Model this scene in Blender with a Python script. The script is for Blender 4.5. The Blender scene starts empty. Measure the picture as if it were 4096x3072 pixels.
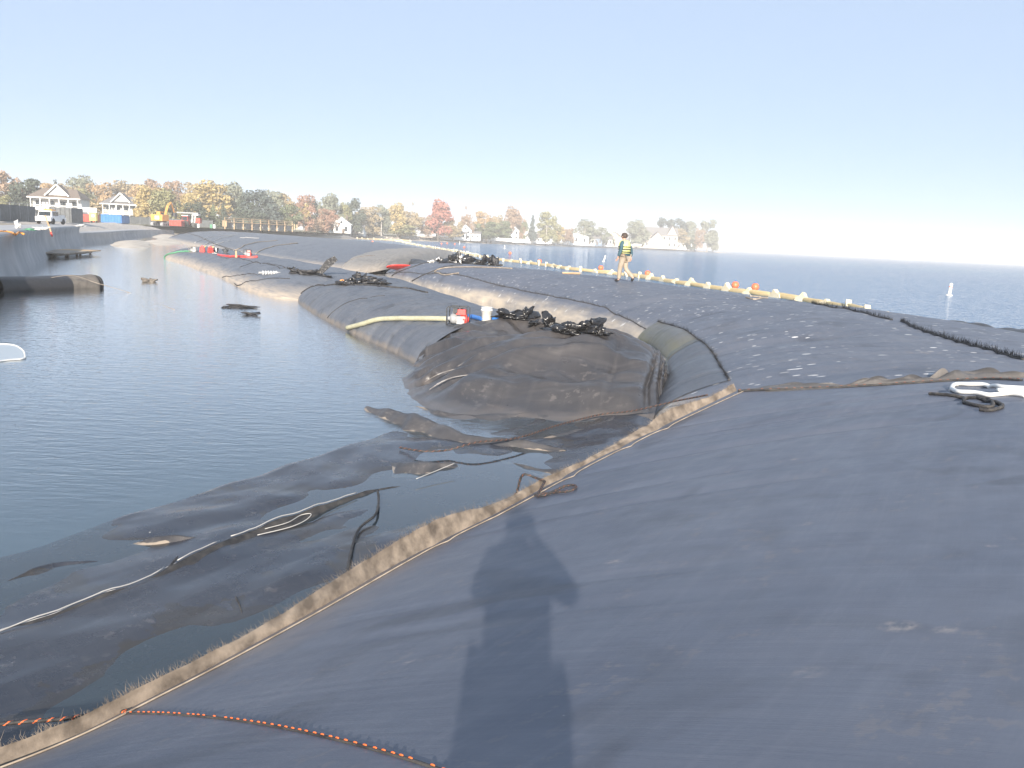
import bpy, bmesh, math, random
import numpy as np
from mathutils import Vector, Matrix
random.seed(7); RNG = np.random.default_rng(11)
scene = bpy.context.scene
COL = scene.collection
rad = math.radians

# ---------------------------------------------------------------- camera
F = 3312.0; PIT = rad(9.93); ROL = rad(2.74); H = 3.0          # focal length in photo pixels, pitch, roll, eye height over water
FW = np.array([0, math.cos(PIT), -math.sin(PIT)]); R0 = np.array([1., 0, 0]); U0 = np.cross(R0, FW)
RT = math.cos(ROL)*R0 + math.sin(ROL)*U0; UP = np.cross(RT, FW)
CAM = np.array([0, 0, H])
cd = bpy.data.cameras.new('camera'); cam = bpy.data.objects.new('camera', cd); COL.objects.link(cam)
cd.sensor_width = 36.0; cd.lens = 36.0*F/4096; cd.clip_start = 0.05; cd.clip_end = 60000
cam.matrix_world = Matrix(((RT[0], UP[0], -FW[0], 0), (RT[1], UP[1], -FW[1], 0), (RT[2], UP[2], -FW[2], H), (0, 0, 0, 1)))
scene.camera = cam

# ---------------------------------------------------------------- sky, sun, exposure
SUN_EL = rad(19.3); SUN_AZ = rad(181.05)      # behind the photographer
world = bpy.data.worlds.new('World'); scene.world = world; world.use_nodes = True
wn = world.node_tree; wn.nodes.clear()
sky = wn.nodes.new('ShaderNodeTexSky'); sky.sky_type = 'NISHITA'; sky.sun_disc = False
sky.sun_elevation = SUN_EL; sky.sun_rotation = SUN_AZ
sky.altitude = 180; sky.air_density = 0.6; sky.dust_density = 0.2; sky.ozone_density = 2.0
bg = wn.nodes.new('ShaderNodeBackground'); bg.inputs[1].default_value = 0.074
wo = wn.nodes.new('ShaderNodeOutputWorld')
veil = wn.nodes.new('ShaderNodeMix'); veil.data_type = 'RGBA'; veil.inputs[0].default_value = 0.72      # thin even high haze over the whole sky
veil.inputs[7].default_value = (4.7, 5.8, 7.4, 1)
wn.links.new(sky.outputs[0], veil.inputs[6]); wn.links.new(veil.outputs[2], bg.inputs[0]); wn.links.new(bg.outputs[0], wo.inputs[0])
sd = bpy.data.lights.new('sun', 'SUN'); sd.energy = 5.0; sd.angle = rad(0.55); sd.color = (1.0, 0.89, 0.76)
sun = bpy.data.objects.new('sun', sd); COL.objects.link(sun)
sdir = Vector((math.sin(SUN_AZ)*math.cos(SUN_EL), math.cos(SUN_AZ)*math.cos(SUN_EL), math.sin(SUN_EL)))
sun.rotation_euler = sdir.to_track_quat('Z', 'Y').to_euler()
scene.view_settings.view_transform = 'Standard'; scene.view_settings.look = 'None'
scene.view_settings.gamma = 1.0; scene.view_settings.use_curve_mapping = False
scene.view_settings.exposure = 0.95
scene.cycles.volume_bounces = 0; scene.cycles.use_adaptive_sampling = True; scene.cycles.adaptive_threshold = 0.015
scene.cycles.max_bounces = 4; scene.cycles.transparent_max_bounces = 24

# ---------------------------------------------------------------- helpers
def ray(u, v):
    d = FW + RT*(u-2048)/F - UP*(v-1536)/F
    return d
def at(u, v, z=0.0):          # where the sight line of a photo point meets the level z
    d = ray(u, v); return CAM + d*((z-H)/d[2])
def far(u, v, y):             # the point of that sight line y metres ahead
    d = ray(u, v); return CAM + d*(y/d[1])
def hor(u): return 858 + u*0.0479
def A(*r): return np.array([at(*p) if len(p) == 3 else np.array(p[1:]) for p in r])

def crom(pts, n):
    P = np.asarray(pts, float); m = len(P)
    if m == 2: return P[0] + (P[1]-P[0])*np.linspace(0, 1, n)[:, None]
    k = np.concatenate([[0], np.cumsum(np.linalg.norm(np.diff(P, axis=0), axis=1)**0.5 + 1e-6)]); k /= k[-1]
    T = np.zeros_like(P)
    T[1:-1] = ((P[1:-1]-P[:-2])/(k[1:-1]-k[:-2])[:, None]*(k[2:]-k[1:-1])[:, None] + (P[2:]-P[1:-1])/(k[2:]-k[1:-1])[:, None]*(k[1:-1]-k[:-2])[:, None])/(k[2:]-k[:-2])[:, None]
    T[0] = (P[1]-P[0])/(k[1]-k[0]); T[-1] = (P[-1]-P[-2])/(k[-1]-k[-2])
    D = np.linspace(0, 1, 1500); i = np.clip(np.searchsorted(k, D, side='right')-1, 0, m-2)
    h = (k[i+1]-k[i])[:, None]; u = ((D-k[i])/(k[i+1]-k[i]))[:, None]
    C = (2*u**3-3*u**2+1)*P[i] + (u**3-2*u**2+u)*h*T[i] + (-2*u**3+3*u**2)*P[i+1] + (u**3-u**2)*h*T[i+1]
    L = np.concatenate([[0], np.cumsum(np.linalg.norm(np.diff(C, axis=0), axis=1))]); L /= L[-1]
    q = np.linspace(0, 1, n)
    return np.stack([np.interp(q, L, C[:, j]) for j in range(3)], 1)

def smooth_obj(me, flag=True): me.polygons.foreach_set('use_smooth', [flag]*len(me.polygons))

class MB:
    def __init__(s): s.v = []; s.f = []
    def quad(s, *p):
        n = len(s.v); s.v += [tuple(q) for q in p]; s.f.append(tuple(range(n, n+len(p)))); return s
    def box(s, c, d, rz=0.0, taper=1.0, M=None):
        n = len(s.v); c = Vector(c); Rm = Matrix.Rotation(rz, 3, 'Z') if M is None else M
        for z in (-.5, .5):
            k = taper if z > 0 else 1.0
            for x, y in ((-.5, -.5), (.5, -.5), (.5, .5), (-.5, .5)):
                s.v.append(tuple(c + Rm @ Vector((x*d[0]*k, y*d[1]*k, z*d[2]))))
        s.f += [(n, n+3, n+2, n+1), (n+4, n+5, n+6, n+7)] + [(n+i, n+(i+1) % 4, n+4+(i+1) % 4, n+4+i) for i in range(4)]
        return s
    def tube(s, path, r, n=8, cap=True):
        P = [Vector(p) for p in path]; m = len(P); base = len(s.v)
        rr = r if hasattr(r, '__len__') else [r]*m
        up = None
        for i in range(m):
            t = (P[min(i+1, m-1)]-P[max(i-1, 0)]).normalized()
            if up is None: up = Vector((0, 0, 1)) if abs(t.z) < .9 else Vector((1, 0, 0))
            a = t.cross(up)
            if a.length < 1e-4: a = t.cross(Vector((1, 0.2, 0)))
            a.normalize(); b = a.cross(t); up = b
            for k in range(n):
                w = 2*math.pi*k/n; s.v.append(tuple(P[i] + (a*math.cos(w)+b*math.sin(w))*rr[i]))
        for i in range(m-1):
            for k in range(n):
                s.f.append((base+i*n+k, base+i*n+(k+1) % n, base+(i+1)*n+(k+1) % n, base+(i+1)*n+k))
        if cap: s.f += [tuple(base+k for k in reversed(range(n))), tuple(base+(m-1)*n+k for k in range(n))]
        return s
    def lathe(s, prof, c=(0, 0, 0), n=16, M=None):
        base = len(s.v); c = Vector(c)
        for r, z in prof:
            for k in range(n):
                w = 2*math.pi*k/n; p = Vector((r*math.cos(w), r*math.sin(w), z))
                s.v.append(tuple(c + (M @ p if M is not None else p)))
        for i in range(len(prof)-1):
            for k in range(n):
                s.f.append((base+i*n+k, base+i*n+(k+1) % n, base+(i+1)*n+(k+1) % n, base+(i+1)*n+k))
        s.f += [tuple(base+k for k in reversed(range(n))), tuple(base+(len(prof)-1)*n+k for k in range(n))]
        return s
    def prism(s, outline, d, M=None, c=(0, 0, 0)):       # outline in xz, extruded along y by d (centred)
        n = len(outline); base = len(s.v); c = Vector(c)
        for y in (-d/2, d/2):
            for x, z in outline:
                p = Vector((x, y, z)); s.v.append(tuple(c + (M @ p if M is not None else p)))
        s.f += [tuple(base+i for i in range(n)), tuple(base+n+i for i in reversed(range(n)))]
        s.f += [(base+i, base+n+i, base+n+(i+1) % n, base+(i+1) % n) for i in range(n)]
        return s
    def build(s, name, mat, parent=None, smooth=False, loc=None):
        me = bpy.data.meshes.new(name); me.from_pydata(s.v, [], s.f); me.update()
        bm = bmesh.new(); bm.from_mesh(me); bmesh.ops.recalc_face_normals(bm, faces=bm.faces); bm.to_mesh(me); bm.free()
        if smooth: smooth_obj(me)
        return link(name, me, mat, parent, loc)

def link(name, me, mat, parent=None, loc=None):
    if mat is not None and not me.materials: me.materials.append(M[mat] if isinstance(mat, str) else mat)
    o = bpy.data.objects.new(name, me); COL.objects.link(o)
    if parent is not None: o.parent = parent
    if loc is not None: o.location = loc
    return o
def tag(o, label=None, cat=None, group=None, kind=None):
    if label: o['label'] = label
    if cat: o['category'] = cat
    if group: o['group'] = group
    if kind: o['kind'] = kind
    return o
def thing(name, label, cat, loc=(0, 0, 0), rz=0.0, group=None):
    o = bpy.data.objects.new(name, None); COL.objects.link(o); o.empty_display_size = .2
    o.location = tuple(loc); o.rotation_euler = (0, 0, rz)
    return tag(o, label, cat, group)
def dup(root, loc=None, rz=None, label=None, parent=None):
    r = root.copy(); COL.objects.link(r)
    if parent is not None: r.parent = parent
    if loc is not None: r.location = tuple(loc)
    if rz is not None: r.rotation_euler = (0, 0, rz)
    if label: r['label'] = label
    for ch in list(root.children):
        dup(ch, parent=r)
    return r
def gridmesh(name, V, mat, parent=None, uv=None, smooth=True):    # V: (n, m, 3)
    n, m = V.shape[:2]
    me = bpy.data.meshes.new(name)
    idx = np.arange(n*m).reshape(n, m)
    q = np.stack([idx[:-1, :-1], idx[1:, :-1], idx[1:, 1:], idx[:-1, 1:]], -1).reshape(-1, 4)
    nrm = np.cross(V[n//2+1 if n > 2 else 1, m//2]-V[n//2, m//2], V[n//2, m//2+1 if m > 2 else 1]-V[n//2, m//2])
    if nrm[2] < 0: q = q[:, ::-1]
    me.vertices.add(n*m); me.vertices.foreach_set('co', V.reshape(-1).astype(np.float32))
    me.loops.add(q.size); me.loops.foreach_set('vertex_index', q.reshape(-1).astype(np.int32))
    me.polygons.add(len(q)); me.polygons.foreach_set('loop_start', np.arange(0, q.size, 4, dtype=np.int32))
    me.polygons.foreach_set('loop_total', np.full(len(q), 4, np.int32))
    if uv is not None:
        l = me.uv_layers.new(name='UVMap'); l.data.foreach_set('uv', uv.reshape(-1, 2)[q.reshape(-1)].reshape(-1).astype(np.float32))
    me.update(calc_edges=True); me.validate()
    if smooth: smooth_obj(me)
    return link(name, me, mat, parent)
class Fold:                                       # sum of triangle waves: flat facets meeting in sharp creases, like crumpled sheeting
    def __init__(s, seed, n=7, l0=.5, l1=2.5, ax=1., ay=1., bend=.25):
        r = np.random.default_rng(seed); a = r.uniform(0, math.pi, n); l = np.exp(r.uniform(math.log(l0), math.log(l1), n)); s.kx = np.cos(a)/l*ax; s.ky = np.sin(a)/l*ay; s.p = r.uniform(0, 2, n); s.a = l; s.b = Wav(seed+1, 8, .5, 2.); s.bend = bend
    def __call__(s, x, y):
        o = 0; bx = s.b(x, y)*s.bend; by = s.b(y+7, x-3)*s.bend
        for kx, ky, p, a in zip(s.kx, s.ky, s.p, s.a): o = o + a*(np.abs(((kx*(x+bx)+ky*(y+by)+p) % 2.)-1)-.5)
        return o
class Wav:                                        # cheap smooth 2-d noise: a sum of random sines
    def __init__(s, seed, n=14, f0=1., f1=4., ax=1., ay=1.):
        r = np.random.default_rng(seed); a = r.uniform(0, 2*math.pi, n); f = np.exp(r.uniform(math.log(f0), math.log(f1), n))
        s.kx = np.cos(a)*f*ax; s.ky = np.sin(a)*f*ay; s.p = r.uniform(0, 6.28, n); s.w = 1/f**.7; s.w /= np.sqrt((s.w**2).sum()/2)
    def __call__(s, x, y):
        o = 0
        for kx, ky, p, w in zip(s.kx, s.ky, s.p, s.w): o = o + w*np.sin(kx*x+ky*y+p)
        return o

# ---------------------------------------------------------------- materials
M = {}
def mat(name, col=(.5, .5, .5), rough=.6, metal=0., spec=.5):
    m = bpy.data.materials.new(name); m.use_nodes = True; b = m.node_tree.nodes['Principled BSDF']
    b.inputs['Base Color'].default_value = (*col, 1); b.inputs['Roughness'].default_value = rough
    b.inputs['Metallic'].default_value = metal; b.inputs['Specular IOR Level'].default_value = spec
    M[name] = m; return m, m.node_tree, b
class NT:
    def __init__(s, t): s.t = t
    def n(s, ty, **k):
        o = s.t.nodes.new('ShaderNode'+ty)
        for a, b in k.items(): setattr(o, a, b)
        return o
    def l(s, a, b): s.t.links.new(a, b)
    def coord(s, which='Object', scale=(1, 1, 1)):
        c = s.n('TexCoord'); m = s.n('Mapping'); m.inputs['Scale'].default_value = scale
        s.l(c.outputs[which], m.inputs[0]); return m.outputs[0]
    def pos(s, scale=(1, 1, 1)):
        c = s.n('NewGeometry'); m = s.n('Mapping'); m.inputs['Scale'].default_value = scale
        s.l(c.outputs['Position'], m.inputs[0]); return m.outputs[0]
    def noise(s, v, sc, det=4, rough=.55, dist=0.):
        o = s.n('TexNoise'); o.inputs['Scale'].default_value = sc; o.inputs['Detail'].default_value = det
        o.inputs['Roughness'].default_value = rough; o.inputs['Distortion'].default_value = dist
        if v is not None: s.l(v, o.inputs['Vector'])
        return o.outputs['Fac']
    def ramp(s, v, a, b, c0=0., c1=1.):
        o = s.n('MapRange'); o.inputs['From Min'].default_value = a; o.inputs['From Max'].default_value = b
        o.inputs['To Min'].default_value = c0; o.inputs['To Max'].default_value = c1; o.clamp = True
        s.l(v, o.inputs['Value']); return o.outputs[0]
    def math(s, op, a, b=None):
        o = s.n('Math', operation=op)
        for i, q in enumerate((a, b)):
            if q is None: continue
            if isinstance(q, (int, float)): o.inputs[i].default_value = q
            else: s.l(q, o.inputs[i])
        return o.outputs[0]
    def mix(s, f, a, b):
        o = s.n('Mix', data_type='RGBA')
        if isinstance(f, (int, float)): o.inputs[0].default_value = f
        else: s.l(f, o.inputs[0])
        for i, q in ((6, a), (7, b)):
            if isinstance(q, tuple): o.inputs[i].default_value = (*q, 1)
            else: s.l(q, o.inputs[i])
        return o.outputs[2]
    def bump(s, h, st, d, prev=None):
        o = s.n('Bump'); o.inputs['Strength'].default_value = st; o.inputs['Distance'].default_value = d
        s.l(h, o.inputs['Height'])
        if prev is not None: s.l(prev, o.inputs['Normal'])
        return o.outputs[0]

def noisy(name, col, col2, sc=3., rough=.7, bump=.0, spec=.4, coord='Object', det=5):
    m, t, b = mat(name, col, rough, 0, spec); g = NT(t)
    v = g.coord(coord); f = g.noise(v, sc, det)
    g.l(g.mix(g.ramp(f, .35, .68), col, col2), b.inputs['Base Color'])
    if bump: g.l(g.bump(f, bump, .05), b.inputs['Normal'])
    return m

# woven black geotextile: UV is metres (along the tube, around the tube)
def geotex(name, base=(.040, .042, .047), dust=(.125, .120, .118), flecks=.0, stain=(.30, .25, .20), zstain=.35, scuff=1.0, rough=.50, fold=1.0, crumple=0., prints=0.):
    m, t, b = mat(name, base, rough, 0, .55); g = NT(t)
    uv = g.coord('UV')
    big = g.noise(uv, .55, 5, .6, .4); mid = g.noise(uv, 2.7, 6, .62)
    along = g.noise(g.coord('UV', (.55, 9., 1)), 1.0, 5, .6)       # streaks along the tube
    across = g.noise(g.coord('UV', (9., .45, 1)), 1.0, 5, .6)      # streaks around the tube
    fac = g.math('MULTIPLY', g.ramp(big, .30, .72), .55)
    fac = g.math('ADD', fac, g.math('MULTIPLY', g.ramp(along, .50, .78), .38))
    fac = g.math('ADD', fac, g.math('MULTIPLY', g.ramp(across, .52, .80), .36))
    fac = g.math('MULTIPLY', fac, scuff)
    c = g.mix(fac, base, dust)
    patch = g.ramp(g.math('MULTIPLY', g.noise(uv, 1.35, 3, .5), g.ramp(g.noise(uv, 9.0, 4, .7), .35, .6)), .50, .60)
    c = g.mix(g.math('MULTIPLY', patch, .30), c, (.20, .18, .17))
    dk = g.ramp(g.noise(g.coord('UV', (1, 1, 1)), .9, 2, .5, 1.), .58, .72)
    c = g.mix(g.math('MULTIPLY', dk, .35), c, (.020, .021, .026))
    # silt line left by the water
    pz = g.n('SeparateXYZ'); ge = g.n('NewGeometry'); g.l(ge.outputs['Position'], pz.inputs[0])
    zz = g.math('ADD', pz.outputs[2], g.math('MULTIPLY', g.math('SUBTRACT', g.noise(g.pos(), .9, 5, .6), .5), .35))
    st = g.ramp(zz, zstain*.35, zstain, 1., 0.)
    stp = g.math('MULTIPLY', st, g.ramp(g.noise(g.coord('UV', (.8, 6, 1)), 1., 4), .25, .6, .25, .95))
    c = g.mix(stp, c, stain)
    if flecks > 0:
        vo = g.n('TexVoronoi'); vo.inputs['Scale'].default_value = 1.
        g.l(g.coord('UV', (8.5, 3.6, 1)), vo.inputs['Vector'])
        cell = g.n('SeparateColor'); g.l(vo.outputs['Color'], cell.inputs[0])
        sz = g.ramp(cell.outputs[0], .10, 1., 0., .28*flecks)
        fl = g.ramp(g.math('SUBTRACT', sz, vo.outputs['Distance']), 0., .03)
        fl = g.math('MULTIPLY', fl, g.ramp(g.noise(uv, .35, 2), .26, .46))
        fl = g.math('MULTIPLY', fl, g.ramp(cell.outputs[1], .1, .8, .25, 1.))
        c = g.mix(fl, c, (.72, .71, .69))
    vo2 = g.n('TexVoronoi'); vo2.inputs['Scale'].default_value = 2.3; g.l(uv, vo2.inputs['Vector'])
    cell2 = g.n('SeparateColor'); g.l(vo2.outputs['Color'], cell2.inputs[0])
    cr = g.ramp(g.math('SUBTRACT', g.ramp(cell2.outputs[0], .75, 1., 0., .035), vo2.outputs['Distance']), 0., .008)
    c = g.mix(cr, c, (.58, .56, .52))
    if prints > 0:                                    # muddy boot prints and knocks
        vo3 = g.n('TexVoronoi'); vo3.inputs['Scale'].default_value = 1.; vo3.inputs['Randomness'].default_value = 1.; g.l(g.coord('UV', (1.9, 1.5, 1)), vo3.inputs['Vector'])
        c3 = g.n('SeparateColor'); g.l(vo3.outputs['Color'], c3.inputs[0])
        pr = g.ramp(g.math('SUBTRACT', g.ramp(c3.outputs[0], .35, 1., 0., .17), vo3.outputs['Distance']), -.02, .06)
        pr = g.math('MULTIPLY', pr, g.ramp(g.noise(uv, 16., 4, .7), .42, .62)); pr = g.math('MULTIPLY', pr, g.ramp(c3.outputs[1], 0., 1., .2, prints))
        c = g.mix(pr, c, (.34, .30, .27))
    g.l(c, b.inputs['Base Color'])
    g.l(g.ramp(mid, .2, .8, rough-.08, rough+.16), b.inputs['Roughness'])
    h = g.math('ADD', g.math('MULTIPLY', across, .5*fold), g.math('MULTIPLY', along, .22*fold))
    wv = g.noise(g.coord('UV', (120, 30, 1)), 1., 1); h = g.math('ADD', h, g.math('MULTIPLY', wv, .035))
    if crumple:
        rn = g.n('TexNoise', noise_type='RIDGED_MULTIFRACTAL'); rn.inputs['Scale'].default_value = 1.1; rn.inputs['Detail'].default_value = 4.; g.l(uv, rn.inputs['Vector'])
        h = g.math('ADD', h, g.math('MULTIPLY', rn.outputs['Fac'], crumple))
    nb = g.bump(h, .5, .03)
    g.l(nb, b.inputs['Normal'])
    return m
geotex('geo_near', base=(.082, .095, .130), dust=(.140, .150, .182), zstain=.5, stain=(.26, .205, .165), scuff=1.0, fold=.5, prints=1.0, rough=.44)
geotex('geo_flecked', base=(.092, .106, .140), dust=(.160, .170, .198), flecks=1.0, zstain=.62, stain=(.50, .43, .34), scuff=.95)
geotex('geo_grey', base=(.105, .117, .142), dust=(.19, .20, .218), zstain=.55, stain=(.48, .40, .31))
geotex('geo_sandy', base=(.20, .18, .155), dust=(.36, .32, .27), zstain=.8, stain=(.46, .39, .31))
geotex('geo_inner', base=(.080, .091, .114), dust=(.17, .175, .188), zstain=.16, stain=(.20, .17, .14), scuff=1.05)
geotex('geo_tarp', base=(.033, .032, .035), dust=(.098, .092, .092), zstain=.12, stain=(.11, .095, .085), scuff=1.0, rough=.30, fold=.4, crumple=2.2)
geotex('geo_sheet', base=(.020, .024, .036), dust=(.062, .062, .070), zstain=.0001, stain=(.04, .035, .03), scuff=1.0, rough=.20, fold=.4, crumple=.8)
noisy('fringe', (.10, .082, .066), (.29, .24, .19), 7, .85, .3)
noisy('fringe_dark', (.035, .035, .04), (.12, .115, .11), 12, .85, .3)
noisy('seam_dark', (.020, .020, .023), (.07, .066, .062), 9, .7, .3)
noisy('beige_cord', (.24, .195, .15), (.46, .39, .31), 9, .8)
mat('white_cord', (.46, .45, .43), .6)
mat('orange_yarn', (.85, .16, .035), .6)

# water: clear-ish surface over a silty bed, real ripples as relief
def water(name, tint, tintmix, waves, calm=None, cap=1.0, rgh=.04):
    m, t, b = mat(name); g = NT(t); t.nodes.remove(b); out = t.nodes['Material Output']
    hs = None; dm = max(w[4] for w in waves)
    for sc, sx, sy, st, d in waves:
        f = g.math('MULTIPLY', g.noise(g.pos((sx, sy, 1)), sc, 2, .55, .25), d/dm)
        hs = f if hs is None else g.math('ADD', hs, f)
    nb = g.n('Bump'); nb.inputs['Distance'].default_value = dm; nb.inputs['Strength'].default_value = waves[0][3]; g.l(hs, nb.inputs['Height'])
    if calm is not None:
        ps = g.n('SeparateXYZ'); ge = g.n('NewGeometry'); g.l(ge.outputs['Position'], ps.inputs[0])
        ln = g.math('ADD', g.math('MULTIPLY', ps.outputs[0], calm[0]), g.math('MULTIPLY', ps.outputs[1], calm[1]))
        ln = g.math('ADD', ln, g.math('MULTIPLY', g.math('SUBTRACT', g.noise(g.pos(), .35, 2), .5), 3.))
        g.l(g.math('MULTIPLY', g.ramp(ln, calm[2], calm[3], .03, 1.), waves[0][3]), nb.inputs['Strength'])
    nb = nb.outputs[0]
    fr = g.n('Fresnel'); fr.inputs['IOR'].default_value = 1.333; g.l(nb, fr.inputs['Normal'])
    gl = g.n('BsdfGlossy'); gl.inputs['Roughness'].default_value = rgh; g.l(nb, gl.inputs['Normal'])
    gl.inputs['Color'].default_value = (1, 1, 1, 1)
    tr = g.n('BsdfTransparent'); tr.inputs['Color'].default_value = (.80, .86, .84, 1)
    df = g.n('BsdfDiffuse'); df.inputs['Color'].default_value = (*tint, 1)
    mx = g.n('MixShader'); mx.inputs[0].default_value = tintmix; g.l(tr.outputs[0], mx.inputs[1]); g.l(df.outputs[0], mx.inputs[2])
    m2 = g.n('MixShader'); g.l(g.math('MULTIPLY', fr.outputs[0], cap), m2.inputs[0]); g.l(mx.outputs[0], m2.inputs[1]); g.l(gl.outputs[0], m2.inputs[2])
    g.l(m2.outputs[0], out.inputs[0])
    return m
water('pond', (.14, .20, .25), .16, [(1., 2.0, 6., .36, .030), (1., 8., 19., .5, .012)], calm=(-.72, .69, 8.0, 10.4), cap=1.55, rgh=.05)
water('lake', (.085, .18, .31), .95, [(1., .7, 1.9, .95, .30), (1., 2.6, 6., .6, .12)], cap=.95, rgh=.06)
noisy('bed', (.28, .37, .42), (.34, .42, .46), .6, .9)
noisy('earth', (.22, .19, .15), (.33, .29, .23), .12, .95, .0)
noisy('lawn', (.12, .13, .06), (.24, .20, .11), .08, .95)
noisy('sand', (.42, .37, .31), (.58, .53, .46), .35, .95, .3)
noisy('concrete', (.30, .29, .28), (.44, .42, .40), .5, .85, .2)
noisy('wall_concrete', (.32, .325, .335), (.46, .46, .46), .45, .85, .25)

# ---------------------------------------------------------------- large structure
def struct(o): o['kind'] = 'structure'; return o
def poly(name, pts, mt, z=None):
    b = MB(); b.quad(*[(p[0], p[1], p[2] if z is None else z) for p in pts]); return b.build(name, mt)
noisy('tarp_scuff', (.16, .145, .135), (.36, .34, .32), 6, .6)
geotex('geo_flap', base=(.07, .067, .066), dust=(.21, .19, .17), zstain=.0001)
mat('rust_yarn', (.24, .095, .06), .7)
for nm, c1, c2 in (('leaf_tan', (.29, .23, .135), (.38, .31, .19)), ('leaf_yellow', (.37, .285, .12), (.45, .36, .17)), ('leaf_orange', (.36, .24, .12), (.43, .31, .17)), ('leaf_olive', (.20, .20, .095), (.28, .27, .14)),
                   ('leaf_green', (.125, .155, .085), (.18, .205, .12)), ('leaf_dark', (.065, .085, .065), (.10, .12, .088)), ('leaf_grey', (.18, .195, .145), (.24, .255, .19)), ('leaf_red', (.36, .145, .11), (.43, .20, .155)),
                   ('leaf_brown', (.28, .19, .13), (.35, .255, .18)), ('leaf_conifer', (.07, .092, .088), (.105, .13, .12))):
    m, t, b = mat(nm, c1, .75, 0, .25); g = NT(t)
    f = g.noise(g.coord('Object'), 7., 3, .6)
    rn = g.n('NewGeometry').outputs['Random Per Island']
    fac = g.math('ADD', g.math('MULTIPLY', g.ramp(f, .3, .7), .6), g.math('MULTIPLY', rn, .4))
    g.l(g.mix(fac, c1, c2), b.inputs['Base Color'])
noisy('bark', (.11, .09, .07), (.21, .18, .15), 6, .9)
noisy('bark_pale', (.30, .27, .23), (.42, .39, .34), 6, .9)
noisy('siding_white', (.70, .70, .68), (.80, .80, .78), 2, .6)
noisy('siding_grey', (.30, .32, .34), (.38, .40, .42), 2, .7)
noisy('siding_tan', (.45, .40, .33), (.53, .48, .41), 2, .7)
noisy('siding_brown', (.10, .075, .06), (.15, .115, .09), 2, .8)
noisy('siding_blue', (.13, .19, .27), (.17, .24, .33), 2, .7)
noisy('siding_red', (.42, .07, .06), (.50, .11, .09), 2, .7)
noisy('shingle_grey', (.15, .145, .145), (.24, .23, .225), 5, .9)
noisy('shingle_brown', (.16, .125, .10), (.23, .19, .16), 5, .9)
mat('trim_white', (.78, .78, .76), .5)
mat('pane', (.035, .045, .055), .12)
noisy('rust_red', (.40, .055, .04), (.48, .10, .075), 2, .55)
noisy('skip_blue', (.03, .16, .42), (.05, .21, .50), 2, .5)
noisy('paint_orange', (.62, .28, .06), (.70, .35, .10), 2, .45)
noisy('paint_yellow', (.66, .55, .14), (.74, .62, .20), 2, .45)
noisy('paint_white', (.72, .72, .71), (.80, .80, .79), 2, .4)
noisy('screen_cloth', (.10, .11, .115), (.15, .16, .165), 2, .8)
noisy('steel_dark', (.05, .055, .06), (.09, .09, .095), 3, .5)
noisy('steel_grey', (.28, .29, .30), (.38, .39, .40), 3, .4)
noisy('tyre', (.025, .025, .025), (.05, .05, .05), 8, .85)
noisy('timber', (.42, .29, .17), (.55, .40, .25), 3, .8)
noisy('timber_grey', (.27, .23, .19), (.38, .33, .28), 3, .85)
noisy('riprap', (.34, .31, .28), (.55, .51, .46), 2.5, .9, .3)
noisy('pole_wood', (.46, .42, .37), (.56, .52, .47), 2, .85)
mat('plastic_red', (.72, .055, .045), .35); mat('plastic_orange', (.80, .17, .07), .4)
noisy('plastic_white', (.66, .66, .63), (.78, .78, .75), 4, .4)
noisy('hose_pale', (.36, .35, .24), (.47, .46, .33), 5, .6)
mat('hose_blue', (.035, .17, .52), .4); mat('hose_green', (.10, .30, .17), .5)
noisy('boom_yellow', (.56, .42, .20), (.68, .54, .30), 3, .55, .3)
noisy('boom_pale', (.66, .57, .38), (.76, .68, .50), 3, .6, .3)
m, t, b = mat('black_plastic', (.018, .018, .02), .22, 0, .7); g = NT(t); g.l(g.bump(g.noise(g.coord('Object'), 9., 5, .6), .6, .03), b.inputs['Normal'])
m, t, b = mat('black_sheeting', (.03, .03, .033), .42, 0, .5); g = NT(t); g.l(g.bump(g.noise(g.coord('Object'), 6., 5, .6), .5, .04), b.inputs['Normal'])
noisy('roll_mud', (.13, .115, .10), (.20, .18, .155), 4, .8)
m, t, b = mat('plastic_bw', (.02, .02, .02), .3, 0, .6); g = NT(t); f = g.noise(g.coord('Object'), 2.6, 3, .5, .8); g.l(g.mix(g.ramp(f, .50, .53), (.02, .02, .022), (.72, .72, .72)), b.inputs['Base Color'])
mat('film_pale', (.42, .47, .50), .3)
noisy('skin', (.45, .27, .20), (.52, .33, .25), 6, .55)
noisy('jacket_teal', (.035, .085, .11), (.05, .11, .14), 5, .8); noisy('trousers_khaki', (.32, .265, .20), (.40, .34, .27), 5, .85)
noisy('vest_lime', (.62, .66, .22), (.72, .75, .36), 5, .7); mat('shoe_dark', (.02, .02, .023), .7); noisy('hair_dark', (.045, .032, .028), (.09, .07, .06), 20, .8)
geotex('geo_fold', base=(.042, .041, .044), dust=(.10, .093, .09), zstain=.0001, scuff=1.0, rough=.4, fold=.4, crumple=.6)
geotex('geo_panel', base=(.070, .079, .098), dust=(.125, .131, .145), zstain=.05, scuff=.9, rough=.42, fold=.8)
geotex('geo_algae', base=(.105, .108, .112), dust=(.17, .168, .16), zstain=.75, stain=(.125, .122, .075), scuff=.9, rough=.45, fold=.8)
mat('strap_white', (.74, .74, .72), .5)
noisy('leaf_rust', (.30, .175, .125), (.36, .225, .16), 7, .75)
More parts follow.
